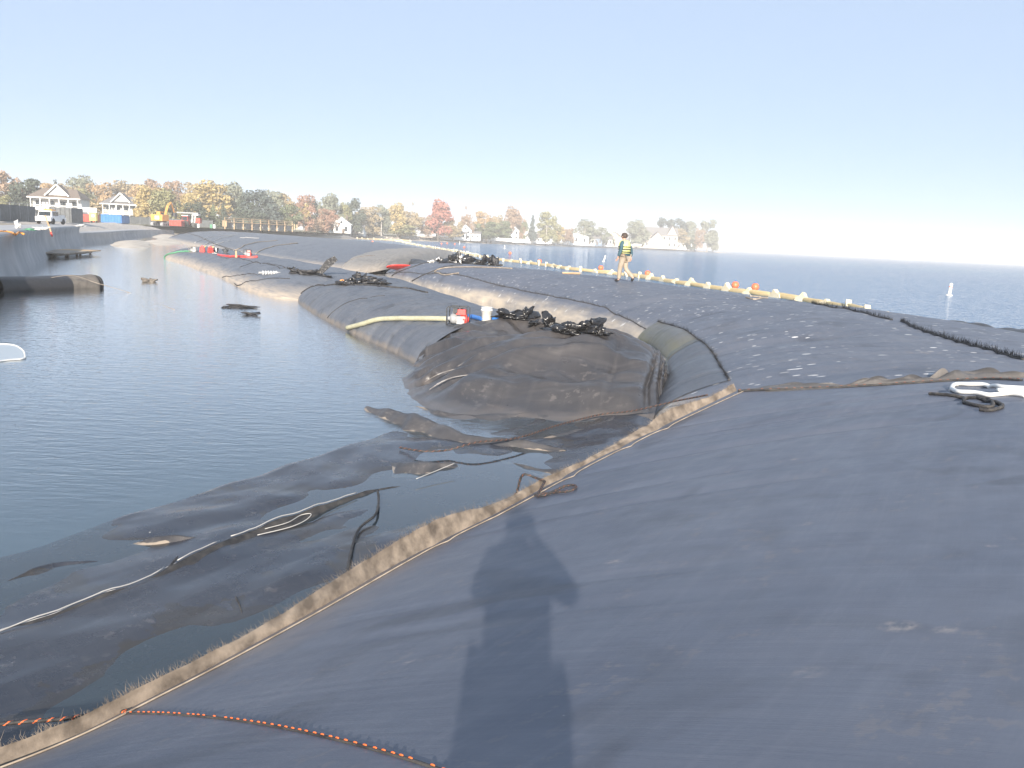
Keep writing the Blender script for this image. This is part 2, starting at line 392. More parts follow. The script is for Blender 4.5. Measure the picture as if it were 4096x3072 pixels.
# lake bed and the two waters (the tube line parts the pond from the lake)
bed = MB(); bed.quad((-6000, -300, -1.6), (6000, -300, -1.6), (6000, 7000, -1.6), (-6000, 7000, -1.6)); struct(bed.build('lake_bed', 'bed'))
SPL = np.array([(7, -60), (7, 0), (8, 12), (7.5, 22), (4.5, 32), (0, 42), (-8, 60), (-22, 90), (-50, 150), (-75, 215), (-90, 300)], float)   # under the tubes
struct(MB().quad(*([(x, y, 0.) for x, y in SPL] + [(-400, 300, 0.), (-400, -60, 0.)])).build('pond_water', 'pond'))
struct(MB().quad(*([(x, y, 0.) for x, y in SPL[::-1]] + [(7, -300, 0.), (6000, -300, 0.), (6000, 7000, 0.), (-6000, 7000, 0.), (-6000, 300.0, 0.)])).build('lake_water', 'lake'))

class Pillow:
    """a filled geotextile tube: left and right foot lines, crest heights along it, rounded ends, pinched grooves"""
    def __init__(s, L, R, zc, p=2.0, q=2.0, e0=0., e1=0., r0=.6, r1=.6, grooves=(), amp=.012, seed=1, n=160, m=72, e0min=0., e1min=0.):
        s.N = 400; s.L = crom(L, s.N); s.R = crom(R, s.N); s.zc = zc; s.p, s.q = p, q
        s.e = (e0, e1, r0, r1, e0min, e1min); s.g = grooves; s.amp = amp; s.w1 = Wav(seed, 16, 4, 26, 1.0, .10); s.w2 = Wav(seed+1, 12, .6, 3., 1, 1)
        s.n, s.m = n, m
        c = (s.L+s.R)/2; s.len = np.linalg.norm(np.diff(c, axis=0), axis=1).sum(); s.wid = np.linalg.norm(s.L[s.N//2]-s.R[s.N//2])*1.1
    def pt(s, S, T):
        S = np.asarray(S, float); T = np.asarray(T, float); S, T = np.broadcast_arrays(S, T)
        q = np.linspace(0, 1, s.N)
        L = np.stack([np.interp(S, q, s.L[:, j]) for j in range(3)], -1); R = np.stack([np.interp(S, q, s.R[:, j]) for j in range(3)], -1)
        e0, e1, r0, r1, m0, m1 = s.e
        e = np.ones_like(S); pl = np.ones_like(S)
        if e0 > 0:
            k = np.clip((e0-S)/e0, 0, 1); f = np.sqrt(np.clip(1-k**2.2, 0, 1)); e = e*(m0+(1-m0)*f); pl = pl*(1-r0*(1-f))
        if e1 > 0:
            k = np.clip((S-1+e1)/e1, 0, 1); f = np.sqrt(np.clip(1-k**2.2, 0, 1)); e = e*(m1+(1-m1)*f); pl = pl*(1-r1*(1-f))
        T2 = .5+(T-.5)*pl
        f = np.clip(1-np.abs(2*T-1)**s.p, 0, 1)**(1/s.q)
        z = np.interp(S, np.linspace(0, 1, len(s.zc)), s.zc)
        base = L[..., 2]*(1-T2)+R[..., 2]*T2
        gr = np.zeros_like(S)
        for (sk, w, d, t0, t1, slant) in s.g:
            sk2 = sk+slant*(T-.5)
            fl = np.clip((T-t0)/.06+.5, 0, 1)*np.clip((t1-T)/.12+.5, 0, 1)
            gr = gr + d*np.exp(-np.abs((S-sk2)/w)**1.3)*fl
        X = S*s.len; Y = T*s.wid
        nz = s.amp*(s.w1(X, Y)*(.35+.65*np.clip(s.w2(X*.8, Y*.8), 0, 1)) + 1.2*s.w2(X, Y))
        mid = .5*(L+R); dxy = (L*(1-T2[..., None])+R*T2[..., None])
        inward = (mid-dxy); inward[..., 2] = 0
        il = np.linalg.norm(inward, axis=-1, keepdims=True)+1e-6
        side = np.abs(2*T-1)**3
        P = dxy + inward/il*(gr*side*1.1)[..., None]
        P[..., 2] = base+(z-base)*f*e + (nz-gr*(1-.5*side))*np.clip(f*3, 0, 1)
        return P
    def nrm(s, S, T):
        h = 1e-3
        a = s.pt(S+h, T)-s.pt(S-h, T); b = s.pt(S, T+h)-s.pt(S, T-h); n = np.cross(a, b); n /= np.linalg.norm(n, axis=-1, keepdims=True)+1e-9
        return np.where(n[..., 2:] < 0, -n, n)
    def mesh(s, name, mt, parent=None, t0=0., t1=1., s0=0., s1=1.):
        S = np.linspace(s0, s1, s.n)
        if s.e[0] > 0 or s.e[1] > 0: S = s0+(s1-s0)*(.25*(1-np.cos(np.linspace(0, math.pi, s.n)))/2+.75*np.linspace(0, 1, s.n))
        T = .5-.5*np.cos(np.linspace(0, math.pi, s.m)); T = .45*T+.55*np.linspace(0, 1, s.m); T = t0+(t1-t0)*T
        S, T = np.meshgrid(S, T, indexing='ij')
        return gridmesh(name, s.pt(S, T), mt, parent, np.stack([S*s.len, T*s.wid], -1))
    def path(s, st, n=60, lift=0.):
        q = crom([(a, b, 0) for a, b in st], n); p = s.pt(q[:, 0], q[:, 1]); return p + s.nrm(q[:, 0], q[:, 1])*lift
    def find(s, u, v):                       # the visible surface point of a sight line
        if not hasattr(s, 'cache'):
            S, T = np.meshgrid(np.linspace(0.002, .998, 300), np.linspace(.004, .996, 200), indexing='ij'); am = s.amp; s.amp = 0.; Pp = s.pt(S, T); nn = s.nrm(S, T); s.amp = am
            q = Pp-CAM; zz = q@FW; uu = 2048+F*(q@RT)/zz; vv = 1536-F*(q@UP)/zz
            hid = (zz < .2) | ((nn*q).sum(-1) > 0)
            s.cache = (S, T, uu, vv, np.where(hid, 1e12, 0.))
        S, T, uu, vv, pen = s.cache
        i = np.unravel_index(np.argmin((uu-u)**2+(vv-v)**2+pen), S.shape)
        return S[i], T[i]
    def on(s, pix, n=60, lift=0.): return s.path([s.find(u, v) for u, v in pix], n, lift)

# the tube the photographer stands on: left seam measured along the water, bending away to the left
LA = np.array([(-9.5, -3.5, .2), (-5.2, 1.6, .2), *A((0, 3065, .22), (590, 2790, .25), (1140, 2500, .28), (1640, 2220, .33), (1960, 2060, .40), (2300, 1875, .52), (2600, 1725, .70), (2930, 1565, 1.0))])
RA = np.array([(-1.5, -10, .1), (2.8, -5.5, .1), (5.2, -2.3, .1), (6.6, -.6, .1), (8.0, 1.4, .1), (9.6, 3.6, .1), (10.8, 5.8, .1), (12.2, 8.4, .1), (13.4, 10.8, .1), (14.8, 13.2, .3)])
TA = Pillow(LA, RA, [1.45, 1.45, 1.5, 1.5, 1.5, 1.5, 1.5, 1.52, 1.54, 1.42], p=1.75, q=1.05, amp=.0035, seed=3, n=330, m=170, e1=.05, r1=0., e1min=.72,
    grooves=[(.905, .006, .05, .0, .42, .02), (.86, .005, .045, .0, .36, .015), (.80, .005, .045, .0, .34, .02), (.845, .004, .03, .1, .5, .02), (.70, .004, .03, .0, .30, .03), (.735, .003, .02, .03, .28, .03), (.60, .004, .02, .05, .3, .03), (.575, .003, .014, .05, .3, .03), (.47, .004, .016, .1, .35, .02), (.325, .006, .07, .0, .6, 0.)])
tA = thing('geotextile_tube', 'dark geotextile tube in the foreground bearing the long human shadow', 'geotextile tube', (0, 0, 0)); TA.mesh('tube_skin', 'geo_near', tA)
LB = A(('w', 1.9, 11.2, -.1), (2600, 1720, -.1), (2640, 1560, -.1), (2655, 1470, -.1), (2540, 1378, -.1), (2250, 1292, -.1), (2000, 1228, -.1), (1830, 1192, 0), (1640, 1135, .2), (1490, 1092, .4))
RB = np.array([(15.2, 10.6, .0), (15.8, 13.0, .0), (16.2, 18, .0), (15.2, 24, .0), (13.2, 29, .0), (11.0, 33, .0), (8.5, 38, 0), (5., 44, 0), (.5, 49, 0), (-3.5, 52, 0.2)])

TB = Pillow(LB, RB, [1.34, 1.40, 1.42, 1.37, 1.44, 1.48, 1.45, 1.4], p=2.3, q=2.0, amp=.012, seed=5, n=360, m=130, e0=.06, r0=0., e0min=.75, e1=.10, r1=.5,
    grooves=[(.165, .02, .28, .0, .30, .0), (.055, .010, .10, .0, .3, .02), (.235, .012, .16, .0, .25, .0), (.30, .03, .08, .0, .3, 0)] + [(.013*k+.05, .003, .034*(1 if k % 3 else 1.6), .02, .5, .02) for k in range(1, 12)] + [(.40, .006, .06, 0, .35, .01), (.52, .006, .06, 0, .35, .01)])
tB = thing('geotextile_tube', 'broad dark tube speckled with white flecks on which the man walks', 'geotextile tube'); TB.mesh('tube_skin', 'geo_flecked', tB)
# sandy overlap, then the long far tube
TC = Pillow(A((1330, 1088, 0), (1400, 1098, 0), (1480, 1090, .1), (1560, 1075, .3)), A((1480, 1000, .3), (1620, 1008, .3), (1740, 1015, .3), (1860, 1035, .3)), [1.2, 1.4, 1.5, 1.5], e0=.25, e1=.2, r0=.3, r1=.3, seed=8, n=70, m=60, amp=.02)
LD = A((1345, 1092, 0), (1180, 1062, 0), (1000, 1030, 0), (850, 1000, 0), (720, 972, 0), (640, 955, 0))
RD = A((1800, 1035, 0), (1640, 1004, 0), (1480, 986, 0), (1280, 968, 0), (1080, 951, 0), (900, 938, 0))

tC = thing('geotextile_tube', 'sandy tan tube end lying between the speckled tube and the far grey tube', 'geotextile tube'); TC.mesh('tube_skin', 'geo_sandy', tC)
TD = Pillow(LD, RD, [1.5, 1.55, 1.55, 1.5, 1.5, 1.5], e0=.1, e1=.12, r0=.2, r1=.6, seed=9, n=160, m=70, amp=.02, p=2.2)
tD = thing('geotextile_tube', 'long grey tube in the distance with pale cords laid over it', 'geotextile tube'); TD.mesh('tube_skin', 'geo_grey', tD)
# inner row in the pond
LG = A((1165, 1195, -.05), (1240, 1250, -.05), (1330, 1300, -.05), (1440, 1355, -.05), (1560, 1410, -.05), (1680, 1470, -.05))
RG = A((1560, 1150, .1), (1680, 1175, .1), (1800, 1215, .1), (1930, 1262, .1), (2080, 1310, .1), (2300, 1360, .1))

TG = Pillow(LG, RG, [.95, .98, .95, .92, .9, .9], e0=.16, e1=0., r0=.35, seed=12, n=200, m=90, amp=.014, p=2.2,
    grooves=[(.30, .005, .09, 0, .5, .02), (.42, .005, .06, 0, .5, .02), (.13, .006, .05, 0, .5, .02), (.20, .005, .05, 0, .5, .02), (.49, .005, .05, 0, .4, .02), (.55, .005, .06, 0, .5, .02), (.60, .005, .06, 0, .5, .02), (.65, .004, .05, 0, .45, .02), (.70, .005, .07, 0, .5, .02), (.74, .004, .05, 0, .4, .02), (.78, .005, .08, 0, .5, .02), (.82, .004, .06, 0, .4, .02), (.86, .005, .08, 0, .5, .02), (.91, .005, .08, 0, .5, .02)])
tG = thing('geotextile_tube', 'creased dark tube in the pond carrying the red pump and white bucket', 'geotextile tube'); TG.mesh('tube_skin', 'geo_inner', tG)
LH = A((1170, 1212, -.05), (1060, 1190, -.05), (960, 1155, -.05), (880, 1115, -.05), (800, 1085, -.05), (700, 1050, -.05), (630, 1033, -.05))
RH = A((1620, 1150, .1), (1480, 1118, .1), (1330, 1092, .1), (1180, 1064, .1), (1040, 1040, .1), (900, 1012, .1), (800, 1000, .1))
TH = Pillow(LH, RH, [.8, .9, .9, .9, .85, .85, .8], e0=.08, e1=.12, r0=.2, r1=.5, seed=15, n=180, m=70, amp=.016, p=2.2,
    grooves=[(.20, .007, .12, 0, .6, .02), (.31, .007, .14, 0, .6, .02), (.36, .006, .06, 0, .5, .02), (.42, .006, .06, 0, .4, .02), (.26, .005, .04, 0, .4, .02), (.50, .006, .06, 0, .4, .02), (.62, .006, .05, 0, .4, .02)])
tH = thing('geotextile_tube', 'low grey tube in the pond with red pumps and a red hose on its back', 'geotextile tube'); TH.mesh('tube_skin', 'geo_grey', tH)
# ---------------------------------------------------------------- draped mound of sheeting
LM = A((1690, 1440, -.06), (1600, 1520, -.06), (1680, 1600, -.06), (1850, 1650, -.06), (2100, 1672, -.05), (2350, 1672, -.03), (2560, 1655, 0), (2690, 1560, .0))
RM = np.array([*A((1880, 1375, .0)), *[LM[i] + np.array(o) for i, o in ((1, (1.6, 6.2, .3)), (2, (1.7, 8.2, .3)), (3, (1.4, 8.6, .3)), (4, (1.1, 8.4, .3)), (5, (.9, 8.0, .3)))], *A((2580, 1440, .1), (2670, 1500, .1))])
TM = Pillow(LM, RM, [.30, .50, .62, .66, .63, .55, .44, .26], p=1.9, q=1.5, e0=.26, e1=.2, r0=.15, r1=.1, seed=21, n=190, m=150, amp=.02,
    grooves=[(.80, .012, .12, 0., .6, .05), (.86, .010, .10, .0, .6, .06), (.92, .010, .1, .0, .5, .05)])
def wrinkled(P, amp, seed, ax=1., ay=1., f0=.8, f1=6.):
    w = Wav(seed, 12, f0, f1, ax, ay); w2 = Wav(seed+3, 14, f0*2, f1*2.2, ay, ax)
    P = P.copy(); x, y = P[..., 0], P[..., 1]
    r = 1-np.abs(w(x, y)); r2 = 1-np.abs(w2(x, y))
    P[..., 2] += amp*(np.clip(r, -1, 1)**3*1.0 + .55*np.clip(r2, -1, 1)**3)
    return P
tM = thing('draped_mound', 'big wrinkled dark sheeting mound at the pond edge with crumpled plastic on top', 'tarp mound')
S, T = np.meshgrid(np.linspace(0, 1, 220), .45*(.5-.5*np.cos(np.linspace(0, math.pi, 170)))+.55*np.linspace(0, 1, 170), indexing='ij')
PM = TM.pt(S, T)
fade = np.clip(np.minimum(S, 1-S)*12, 0, 1)*np.clip(T*14, 0, 1)
fm1 = Fold(31, 6, .9, 2.6, .7, 1.3, .35); fm2 = Fold(33, 7, .25, .8, .7, 1.4, .15)
PM[..., 2] += fade*(.16*fm1(PM[..., 0], PM[..., 1]) + .13*fm2(PM[..., 0], PM[..., 1])); PM[..., 1] -= fade*.09*fm1(PM[..., 0]*1.1+3, PM[..., 2]*2.2)*np.clip(1-T*1.6, 0, 1)
PM[..., 2] += fade*.06*Wav(37, 10, .5, 1.4)(PM[..., 0], PM[..., 1])
sk = np.clip((.10-T)/.10, 0, 1)**1.5*np.clip((S-.12)*5, 0, 1); PM[..., 1] -= sk*(.55+.3*np.sin(S*17)+.2*np.sin(S*41)); PM[..., 2] = PM[..., 2]*(1-.3*sk)
h = .035*np.exp(-((T-.30-.05*np.sin(S*9))/.014)**2)*np.clip(S*6, 0, 1)*np.clip((.85-S)*6, 0, 1) + .05*np.exp(-((T-.13-.02*np.sin(S*14))/.012)**2)*np.clip((S-.25)*8, 0, 1)*np.clip((.7-S)*8, 0, 1)
PM[..., 1] -= h*.8; PM[..., 2] += h*.5
prr = np.random.default_rng(77)
for k in range(15):                                    # long pleats pulled across the mound, some running up its face
    t0, sl, s0, ln, am = prr.uniform(.04, .55), prr.normal(0, .16), prr.uniform(0, .9), prr.uniform(.18, .5), prr.uniform(.03, .075)
    dd = T-(t0+sl*(S-s0)+.012*np.sin(S*prr.uniform(10, 40)+k)); en = np.clip(np.minimum(S-s0, s0+ln-S)*14, 0, 1)
    hh = am*en*np.exp(-np.abs(dd)/.012)*np.where(dd > 0, 1., .8); PM[..., 2] += hh*.8; PM[..., 1] -= hh*.7
for s0, sl in ((.79, .10), (.85, .13), (.905, .12), (.70, -.05)):
    dd = S-(s0+sl*(T-.2)); hh = -.10*np.exp(-np.abs(dd)/.008)*np.clip((.55-T)*4, 0, 1)*fade; PM[..., 2] += hh*.6; PM[..., 1] -= hh*.8
gridmesh('sheeting', PM, 'geo_tarp', tM, np.stack([S*TM.len, T*TM.wid], -1))
for pix in ([(1700, 1530), (1780, 1490), (1950, 1468), (2150, 1462), (2400, 1478)], [(1720, 1560), (1800, 1520), (1900, 1500)], [(1790, 1470), (1830, 1440), (1900, 1415), (1950, 1405)], [(1830, 1470), (1870, 1450), (1930, 1428)],
            [(1900, 1555), (1940, 1530), (1990, 1522)], [(2090, 1525), (2170, 1520), (2240, 1552), (2290, 1570)]):
    k = TM.on(pix, 26, .012); w = MB(); jj = Wav(len(pix)*7+int(pix[0][0]), 8, 3, 14)
    for i in range(25):
        d = (k[i+1]-k[i]); n_ = np.array([-d[1], d[0], 0]); n_ = n_/(np.linalg.norm(n_)+1e-6)*.012*math.sin(math.pi*(i+.5)/25)*max(.1, 1+.8*jj(i*.4, 0.))
        w.quad(k[i]-n_, k[i+1]-n_, k[i+1]+n_+[0, 0, .012], k[i]+n_+[0, 0, .012])
    w.build('crease', 'tarp_scuff', tM)

# ---------------------------------------------------------------- sheet lying in the shallows
IN = np.array([(-9.5, -3.0, -.04), (-5.6, 1.9, -.04), *[p*[1, 1, 0]+[-.05, .05, -.03] for p in LA[2:9]], *A((2640, 1700, 0)), *A((2640, 1640, 0))])
OUT = np.array([(-13.5, 1.5, -.5), (-9., 4.2, -.3), *A((0, 2200, -.08), (280, 2110, -.08), (680, 1990, -.08), (960, 1915, -.08), (1150, 1850, -.08), (1420, 1760, -.08), (1500, 1720, -.1), (1680, 1650, -.08), (1900, 1630, .02), (2300, 1640, .05))])
n1, m1 = 420, 170
Ic, Oc = crom(IN, n1), crom(OUT, n1); T = np.linspace(0, 1, m1)
PS = Ic[:, None]*(1-T[None, :, None]) + Oc[:, None]*T[None, :, None]
S = np.repeat(np.linspace(0, 1, n1)[:, None], m1, 1); TT = np.repeat(T[None], n1, 0)
x, y = PS[..., 0], PS[..., 1]
aa = x*.66+y*.75; bb = -x*.75+y*.66                                   # along and across the shore
wA = Wav(41, 14, .7, 3.2, .6, 1.5); wB = Wav(44, 16, 2.2, 9., .7, 1.3); wC = Wav(47, 10, .25, .9)
f1 = Fold(41, 6, .9, 2.6, .55, 1.5, .4); f2 = Fold(43, 7, .25, .8, .7, 1.4, .2)
z = -.010 + .008*wC(aa, bb) + .026*f1(aa, bb) + .026*f2(aa, bb) + .006*np.clip((S-.62)/.3, 0, 1) + .06*np.clip((S-.93)/.07, 0, 1)
z -= .22*np.clip((TT-.90)/.10, 0, 1)**1.5
z += .05*np.clip((.04-TT)/.04, 0, 1) + .022*np.clip((.30-TT)/.12, 0, 1)
PS[..., 2] = z
tS = thing('geotextile_sheet', 'black sheet lying wet and wrinkled in the shallow water beside the foreground tube', 'geotextile sheet')
gridmesh('sheet', PS, 'geo_sheet', tS, np.stack([aa, bb], -1))
def fold(pix, hgt, wid, mt='geo_sheet', name='fold', parent=tS, side=1., seed=1, z0=.0, n=70):
    c = crom(A(*[(u, v, z0) for u, v in pix]), n); m = 15; V = np.zeros((n, m, 3)); rr = np.random.default_rng(seed); w = Wav(seed, 8, 2, 9)
    d = np.gradient(c, axis=0); d[:, 2] = 0; d /= np.linalg.norm(d, axis=1)[:, None]+1e-9; nn = np.stack([-d[:, 1], d[:, 0], 0*d[:, 0]], 1)
    fz = Fold(seed+60, 6, .15, .6); jl = Wav(seed+70, 10, 1, 8); jr = Wav(seed+71, 10, 1, 8)
    q = np.linspace(-1, 1, m); ends = np.sin(np.linspace(0, math.pi, n))**.45
    for i in range(n):
        k = 1+.12*math.sin(i*.35+seed)+.10*w(i*.12, 0.)
        prof = (1-np.abs(q-side*.35*(1-np.abs(q)))**1.2)
        wl = max(.25, 1+.4*jl(i*.12, 0.)); wr_ = max(.25, 1+.4*jr(i*.12, 0.)); qq = np.where(q < 0, q*wl, q*wr_)
        V[i] = c[i]+nn[i]*(qq*wid*.5*ends[i])[:, None]; V[i, :, 2] += hgt*ends[i]*(.55+.45*k)*np.clip(prof, 0, 1)-.035 + .12*fz(V[i, :, 0], V[i, :, 1])*min(wid, .4)
    o = gridmesh(name, V, mt, parent, np.stack([np.repeat(np.linspace(0, 4, n)[:, None], m, 1), np.repeat(q[None]*wid, n, 0)], -1))
    return V
R1 = fold([(-160, 2640), (0, 2560), (330, 2440), (620, 2330), (900, 2200), (1100, 2120), (1300, 2040), (1500, 1965), (1640, 1942)], .11, .30, 'seam_dark', seed=4)
fold([(640, 2335), (700, 2270), (760, 2200)], .09, .16, 'seam_dark', seed=5, n=26)
fold([(800, 2230), (900, 2170), (1020, 2120)], .08, .2, seed=6, n=26)
fold([(1460, 1632), (1560, 1660), (1750, 1720), (1900, 1765), (2060, 1765)], .20, .75, 'geo_fold', seed=9, side=-1)
fold([(1760, 1770), (1900, 1770), (2100, 1790), (2300, 1815)], .13, .34, 'geo_fold', seed=10)
fold([(1460, 1845), (1600, 1858), (1740, 1868), (1825, 1850)], .11, .55, 'geo_fold', seed=12, side=-1)
fold([(1640, 1612), (1800, 1660), (1960, 1665), (2150, 1662), (2350, 1690)], .10, .5, 'geo_fold', seed=13, side=-1)
fold([(2150, 1760), (2300, 1730), (2450, 1690), (2520, 1660)], .10, .35, 'geo_fold', seed=14)
fold([(2380, 1850), (2300, 1880), (2120, 1870), (2000, 1830)], .06, .3, 'geo_fold', seed=15)
fold([(500, 2180), (700, 2170), (850, 2165)], .09, .22, 'geo_fold', seed=16, n=30)
fold([(0, 2340), (200, 2270), (420, 2245)], .06, .3, seed=17, n=30)
fold([(920, 2360), (960, 2440), (965, 2480)], .06, .1, 'seam_dark', seed=18, n=20)
def cord(name, path, r, mt, parent, n=5): return MB().tube([tuple(p) for p in path], r, n).build(name, mt, parent, True)
k = R1[:, 9]+[0, 0, .02]
for a, b in ((2, 24), (25, 33), (34, 60)): cord('edge_cord', k[a:b], .0055, 'white_cord', tS)
k = R1[:, 12]+[0.02, -.01, .03]; cord('edge_cord', k[4:44], .004, 'white_cord', tS)
cord('edge_cord', crom(A((1060, 2115, .09), (1150, 2090, .1), (1210, 2058, .1), (1245, 2055, .12), (1230, 2075, .1), (1170, 2105, .09), (1030, 2140, .08)), 40), .0045, 'white_cord', tS)
cord('edge_cord', crom(A((1665, 1915, .07), (1740, 1885, .09), (1820, 1852, .12)), 20), .005, 'white_cord', tS)
cord('tie_rope', crom(A((1510, 1960, .10), (1515, 1990, .06), (1500, 2060, .05), (1440, 2110, .04), (1400, 2230, .05), (1390, 2290, .08)), 40), .014, 'seam_dark', tS)
# ---------------------------------------------------------------- seams, fringes and cords on the tubes
def strand_fringe(name, base, tip_dir, h, mt, parent, dens, r=.004, seed=1, jit=.5):
    rr = np.random.default_rng(seed); b = MB(); n = len(base)
    tot = int(np.linalg.norm(np.diff(base, axis=0), axis=1).sum()*dens)
    for _ in range(tot):
        f = rr.uniform(0, n-1.001); i = int(f); p = base[i]+(base[i+1]-base[i])*(f-i); td = tip_dir[i] if hasattr(tip_dir, 'shape') and tip_dir.ndim == 2 else tip_dir
        hh = h*rr.uniform(.3, 1.25); q = p+np.array(td)*hh+rr.normal(0, hh*jit*.5, 3); m = (p+q)/2+rr.normal(0, hh*.16, 3)
        t = base[i+1]-base[i]; t = t/(np.linalg.norm(t)+1e-9)*r
        b.quad(p-t, p+t, m+t*.8, m-t*.8); b.quad(m-t*.8, m+t*.8, q+t*.25, q-t*.25)
    o = b.build(name, mt, parent); o['kind'] = 'stuff'; return o
# the pale frayed seam flap along the left foot of the foreground tube
Sq = np.linspace(.13, 1.0, 420); base = TA.pt(Sq, np.full_like(Sq, .004)); base[:, 2] += .01
d = np.gradient(base, axis=0); d /= np.linalg.norm(d, axis=1)[:, None]; out = np.stack([-d[:, 1], d[:, 0], 0*d[:, 0]], 1)
w = Wav(61, 10, .8, 5); w2 = Wav(62, 10, 6, 30); Xl = Sq*TA.len
up = out*(.55+.15*w(Xl, 0*Xl))[:, None]+np.array([0, 0, 1.])*(.80+.25*w(Xl+9, 0*Xl))[:, None]
wd = (.12+.05*w(Xl*.7, 0*Xl)); V = np.zeros((len(Sq), 9, 3))
for j, q in enumerate(np.linspace(0, 1, 9)):
    bulge = .03*math.sin(q*math.pi)*w(Xl*2, 0*Xl)*.5
    V[:, j] = base-out*.02 + up*(wd*q)[:, None] + out*bulge[:, None]*.5 + np.array([0, 0, 1.])*(.005*q*w2(Xl*1.3+5*q, 0*Xl))[:, None]
gridmesh('seam_flap', V, 'fringe', tA, np.stack([np.repeat(Xl[:, None], 9, 1), np.repeat(np.linspace(0, .2, 9)[None], len(Sq), 0)], -1))
strand_fringe('seam_fringe', V[:, 8], up*.9+out*.3, .028, 'fringe', tA, 200, .0014, 5, 1.2)
cord('stitch_line', TA.pt(Sq, np.full_like(Sq, .016))+[0, 0, .008], .006, 'beige_cord', tA)
# crosswise seam with orange stitches near the photographer's feet
ca, cb_ = TA.find(500, 2848), TA.find(1900, 3105); cs = TA.path([ca, (ca[0]*.6+cb_[0]*.4, ca[1]*.6+cb_[1]*.4), cb_], 80, .004)
V = np.stack([cs+[-.022, -.022, -.012], cs+[-.012, -.012, .012], cs+[.008, .008, .014], cs+[.02, .02, -.012]], 1)
cord('cross_seam', cs-[0, 0, .002], .008, 'seam_dark', tA)
def stitches(path, step, ln, r, parent, name='stitch', mt='orange_yarn', lift=.0, seed=2, jx=.0):
    L = np.concatenate([[0], np.cumsum(np.linalg.norm(np.diff(path, axis=0), axis=1))]); rr = random.Random(seed); me = None; x = 0
    while x < L[-1]-ln:
        p = np.array([np.interp(x, L, path[:, j]) for j in range(3)]); q = np.array([np.interp(x+ln, L, path[:, j]) for j in range(3)])
        if me is None:
            o = MB().tube([(-.5, 0, 0), (-.2, 0, .12), (.2, 0, .12), (.5, 0, 0)], [.16, .22, .22, .16], 5).build(name, mt, parent, True); me = o.data
        else: o = link(name, me, None, parent)
        dv = Vector(q-p); o.location = tuple((p+q)/2+[0, 0, lift]); o.rotation_mode = 'QUATERNION'; o.rotation_quaternion = dv.to_track_quat('X', 'Z'); o.scale = (ln, r*4, r*4)
        x += step*rr.uniform(.8, 1.25)*(2.2 if rr.random() < .14 else 1)
stitches(cs+[.0, .0, .006], .052, .022, .0042, tA)
# the far edge of the foreground tube: stitched joint and a crumpled pale flap
je = TA.on([(2950, 1560), (3150, 1530), (3400, 1512), (3650, 1505), (3900, 1512), (4090, 1524)], 90, .015)
cord('joint_seam', je, .018, 'seam_dark', tA); stitches(je+[0, 0, .015], .11, .04, .006, tA, mt='rust_yarn')
jf = TA.pt(np.full(160, .992), np.linspace(.03, .55, 160))
V = np.zeros((160, 10, 3)); w = Wav(71, 10, 2, 9); w2 = Wav(72, 10, 5, 22); xl = jf[:, 0]
for j, q in enumerate(np.linspace(0, 1, 10)):
    V[:, j] = jf + np.array([0, .30, 0])*q*(1+.3*w(xl, 0*xl))[:, None] + np.array([0, 0, 1.])*((.055*math.sin(q*2.6)+.03*q*w(xl*1.6, q*3+0*xl)+.05*w2(xl, q*7+0*xl)*q)*np.clip(np.linspace(0, 1, 160)*3, 0.1, 1))[:, None]
gridmesh('joint_flap', V, 'geo_flap', tA, np.stack([np.repeat(xl[:, None], 10, 1), np.repeat(np.linspace(0, .5, 10)[None], 160, 0)], -1))
# speckled tube: long seam, two frayed ridges, the dark roped seam on its crest
def seam_on(tb, pix, parent, w, mt='fringe_dark', hgt=.06, dens=60, seed=3, n=90, name='seam_ridge', r=.008):
    p = tb.on(pix, n, .0); q = crom([tb.find(u, v)+(0,) for u, v in pix], n); nr = tb.nrm(q[:, 0], q[:, 1])
    rr = Wav(seed, 8, 3, 14); xl = np.linspace(0, np.linalg.norm(np.diff(p, axis=0), axis=1).sum(), n)
    cord(name, p+nr*(w*.5), w*(.8), mt, parent, 6)
    if dens: strand_fringe('seam_fringe', p+nr*w, nr, hgt, mt, parent, dens, r, seed, .9)
    return p
seam_on(TB, [(1470, 1062), (1480, 1086), (1550, 1092), (1640, 1090), (1700, 1098), (1800, 1096), (1890, 1112), (2000, 1143), (2130, 1172), (2280, 1198), (2400, 1225), (2480, 1262), (2590, 1322)], tB, .022, hgt=.08, dens=34)
def flank_panel(name, a, b, mt, bulge):          # a clean bulging panel on the tube's flank between two seams, topped by a frayed edge
    (s0, t0), (s1, t1) = a, b; n, m = 60, 44; Sg = np.linspace(s0, s1, n)[:, None]*np.ones((1, m)); q = np.linspace(0, 1, m)[None]*np.ones((n, 1)); k = np.linspace(0, 1, n)[:, None]
    Tg = .003+q*((t0+(t1-t0)*k)-.003); Pp = TB.pt(Sg, Tg)+TB.nrm(Sg, Tg)*(.012+bulge*np.sin(math.pi*k)**.6*np.sin(math.pi*np.clip(q, 0, 1))**.5)[..., None]
    gridmesh(name, Pp, mt, tB, np.stack([Sg*TB.len, Tg*TB.wid], -1)); nr = TB.nrm(Sg[:, -1], Tg[:, -1])
    strand_fringe('seam_fringe', Pp[:, -1], nr, .085, 'fringe_dark', tB, 150, .008, 12, .9); cord('panel_seam', Pp[:, -1], .022, 'fringe_dark', tB, 6)
fA, fB, fC = TB.find(2925, 1520), TB.find(2800, 1362), TB.find(2630, 1292)
flank_panel('flank_panel', fA, fB, 'geo_panel', .13); flank_panel('flank_panel', (fB[0]+.004, fB[1]), fC, 'geo_algae', .10)
seam_on(TB, [(3245, 1210), (3300, 1225), (3400, 1243), (3500, 1265), (3570, 1282)], tB, .022, 'seam_dark', .07, 160)
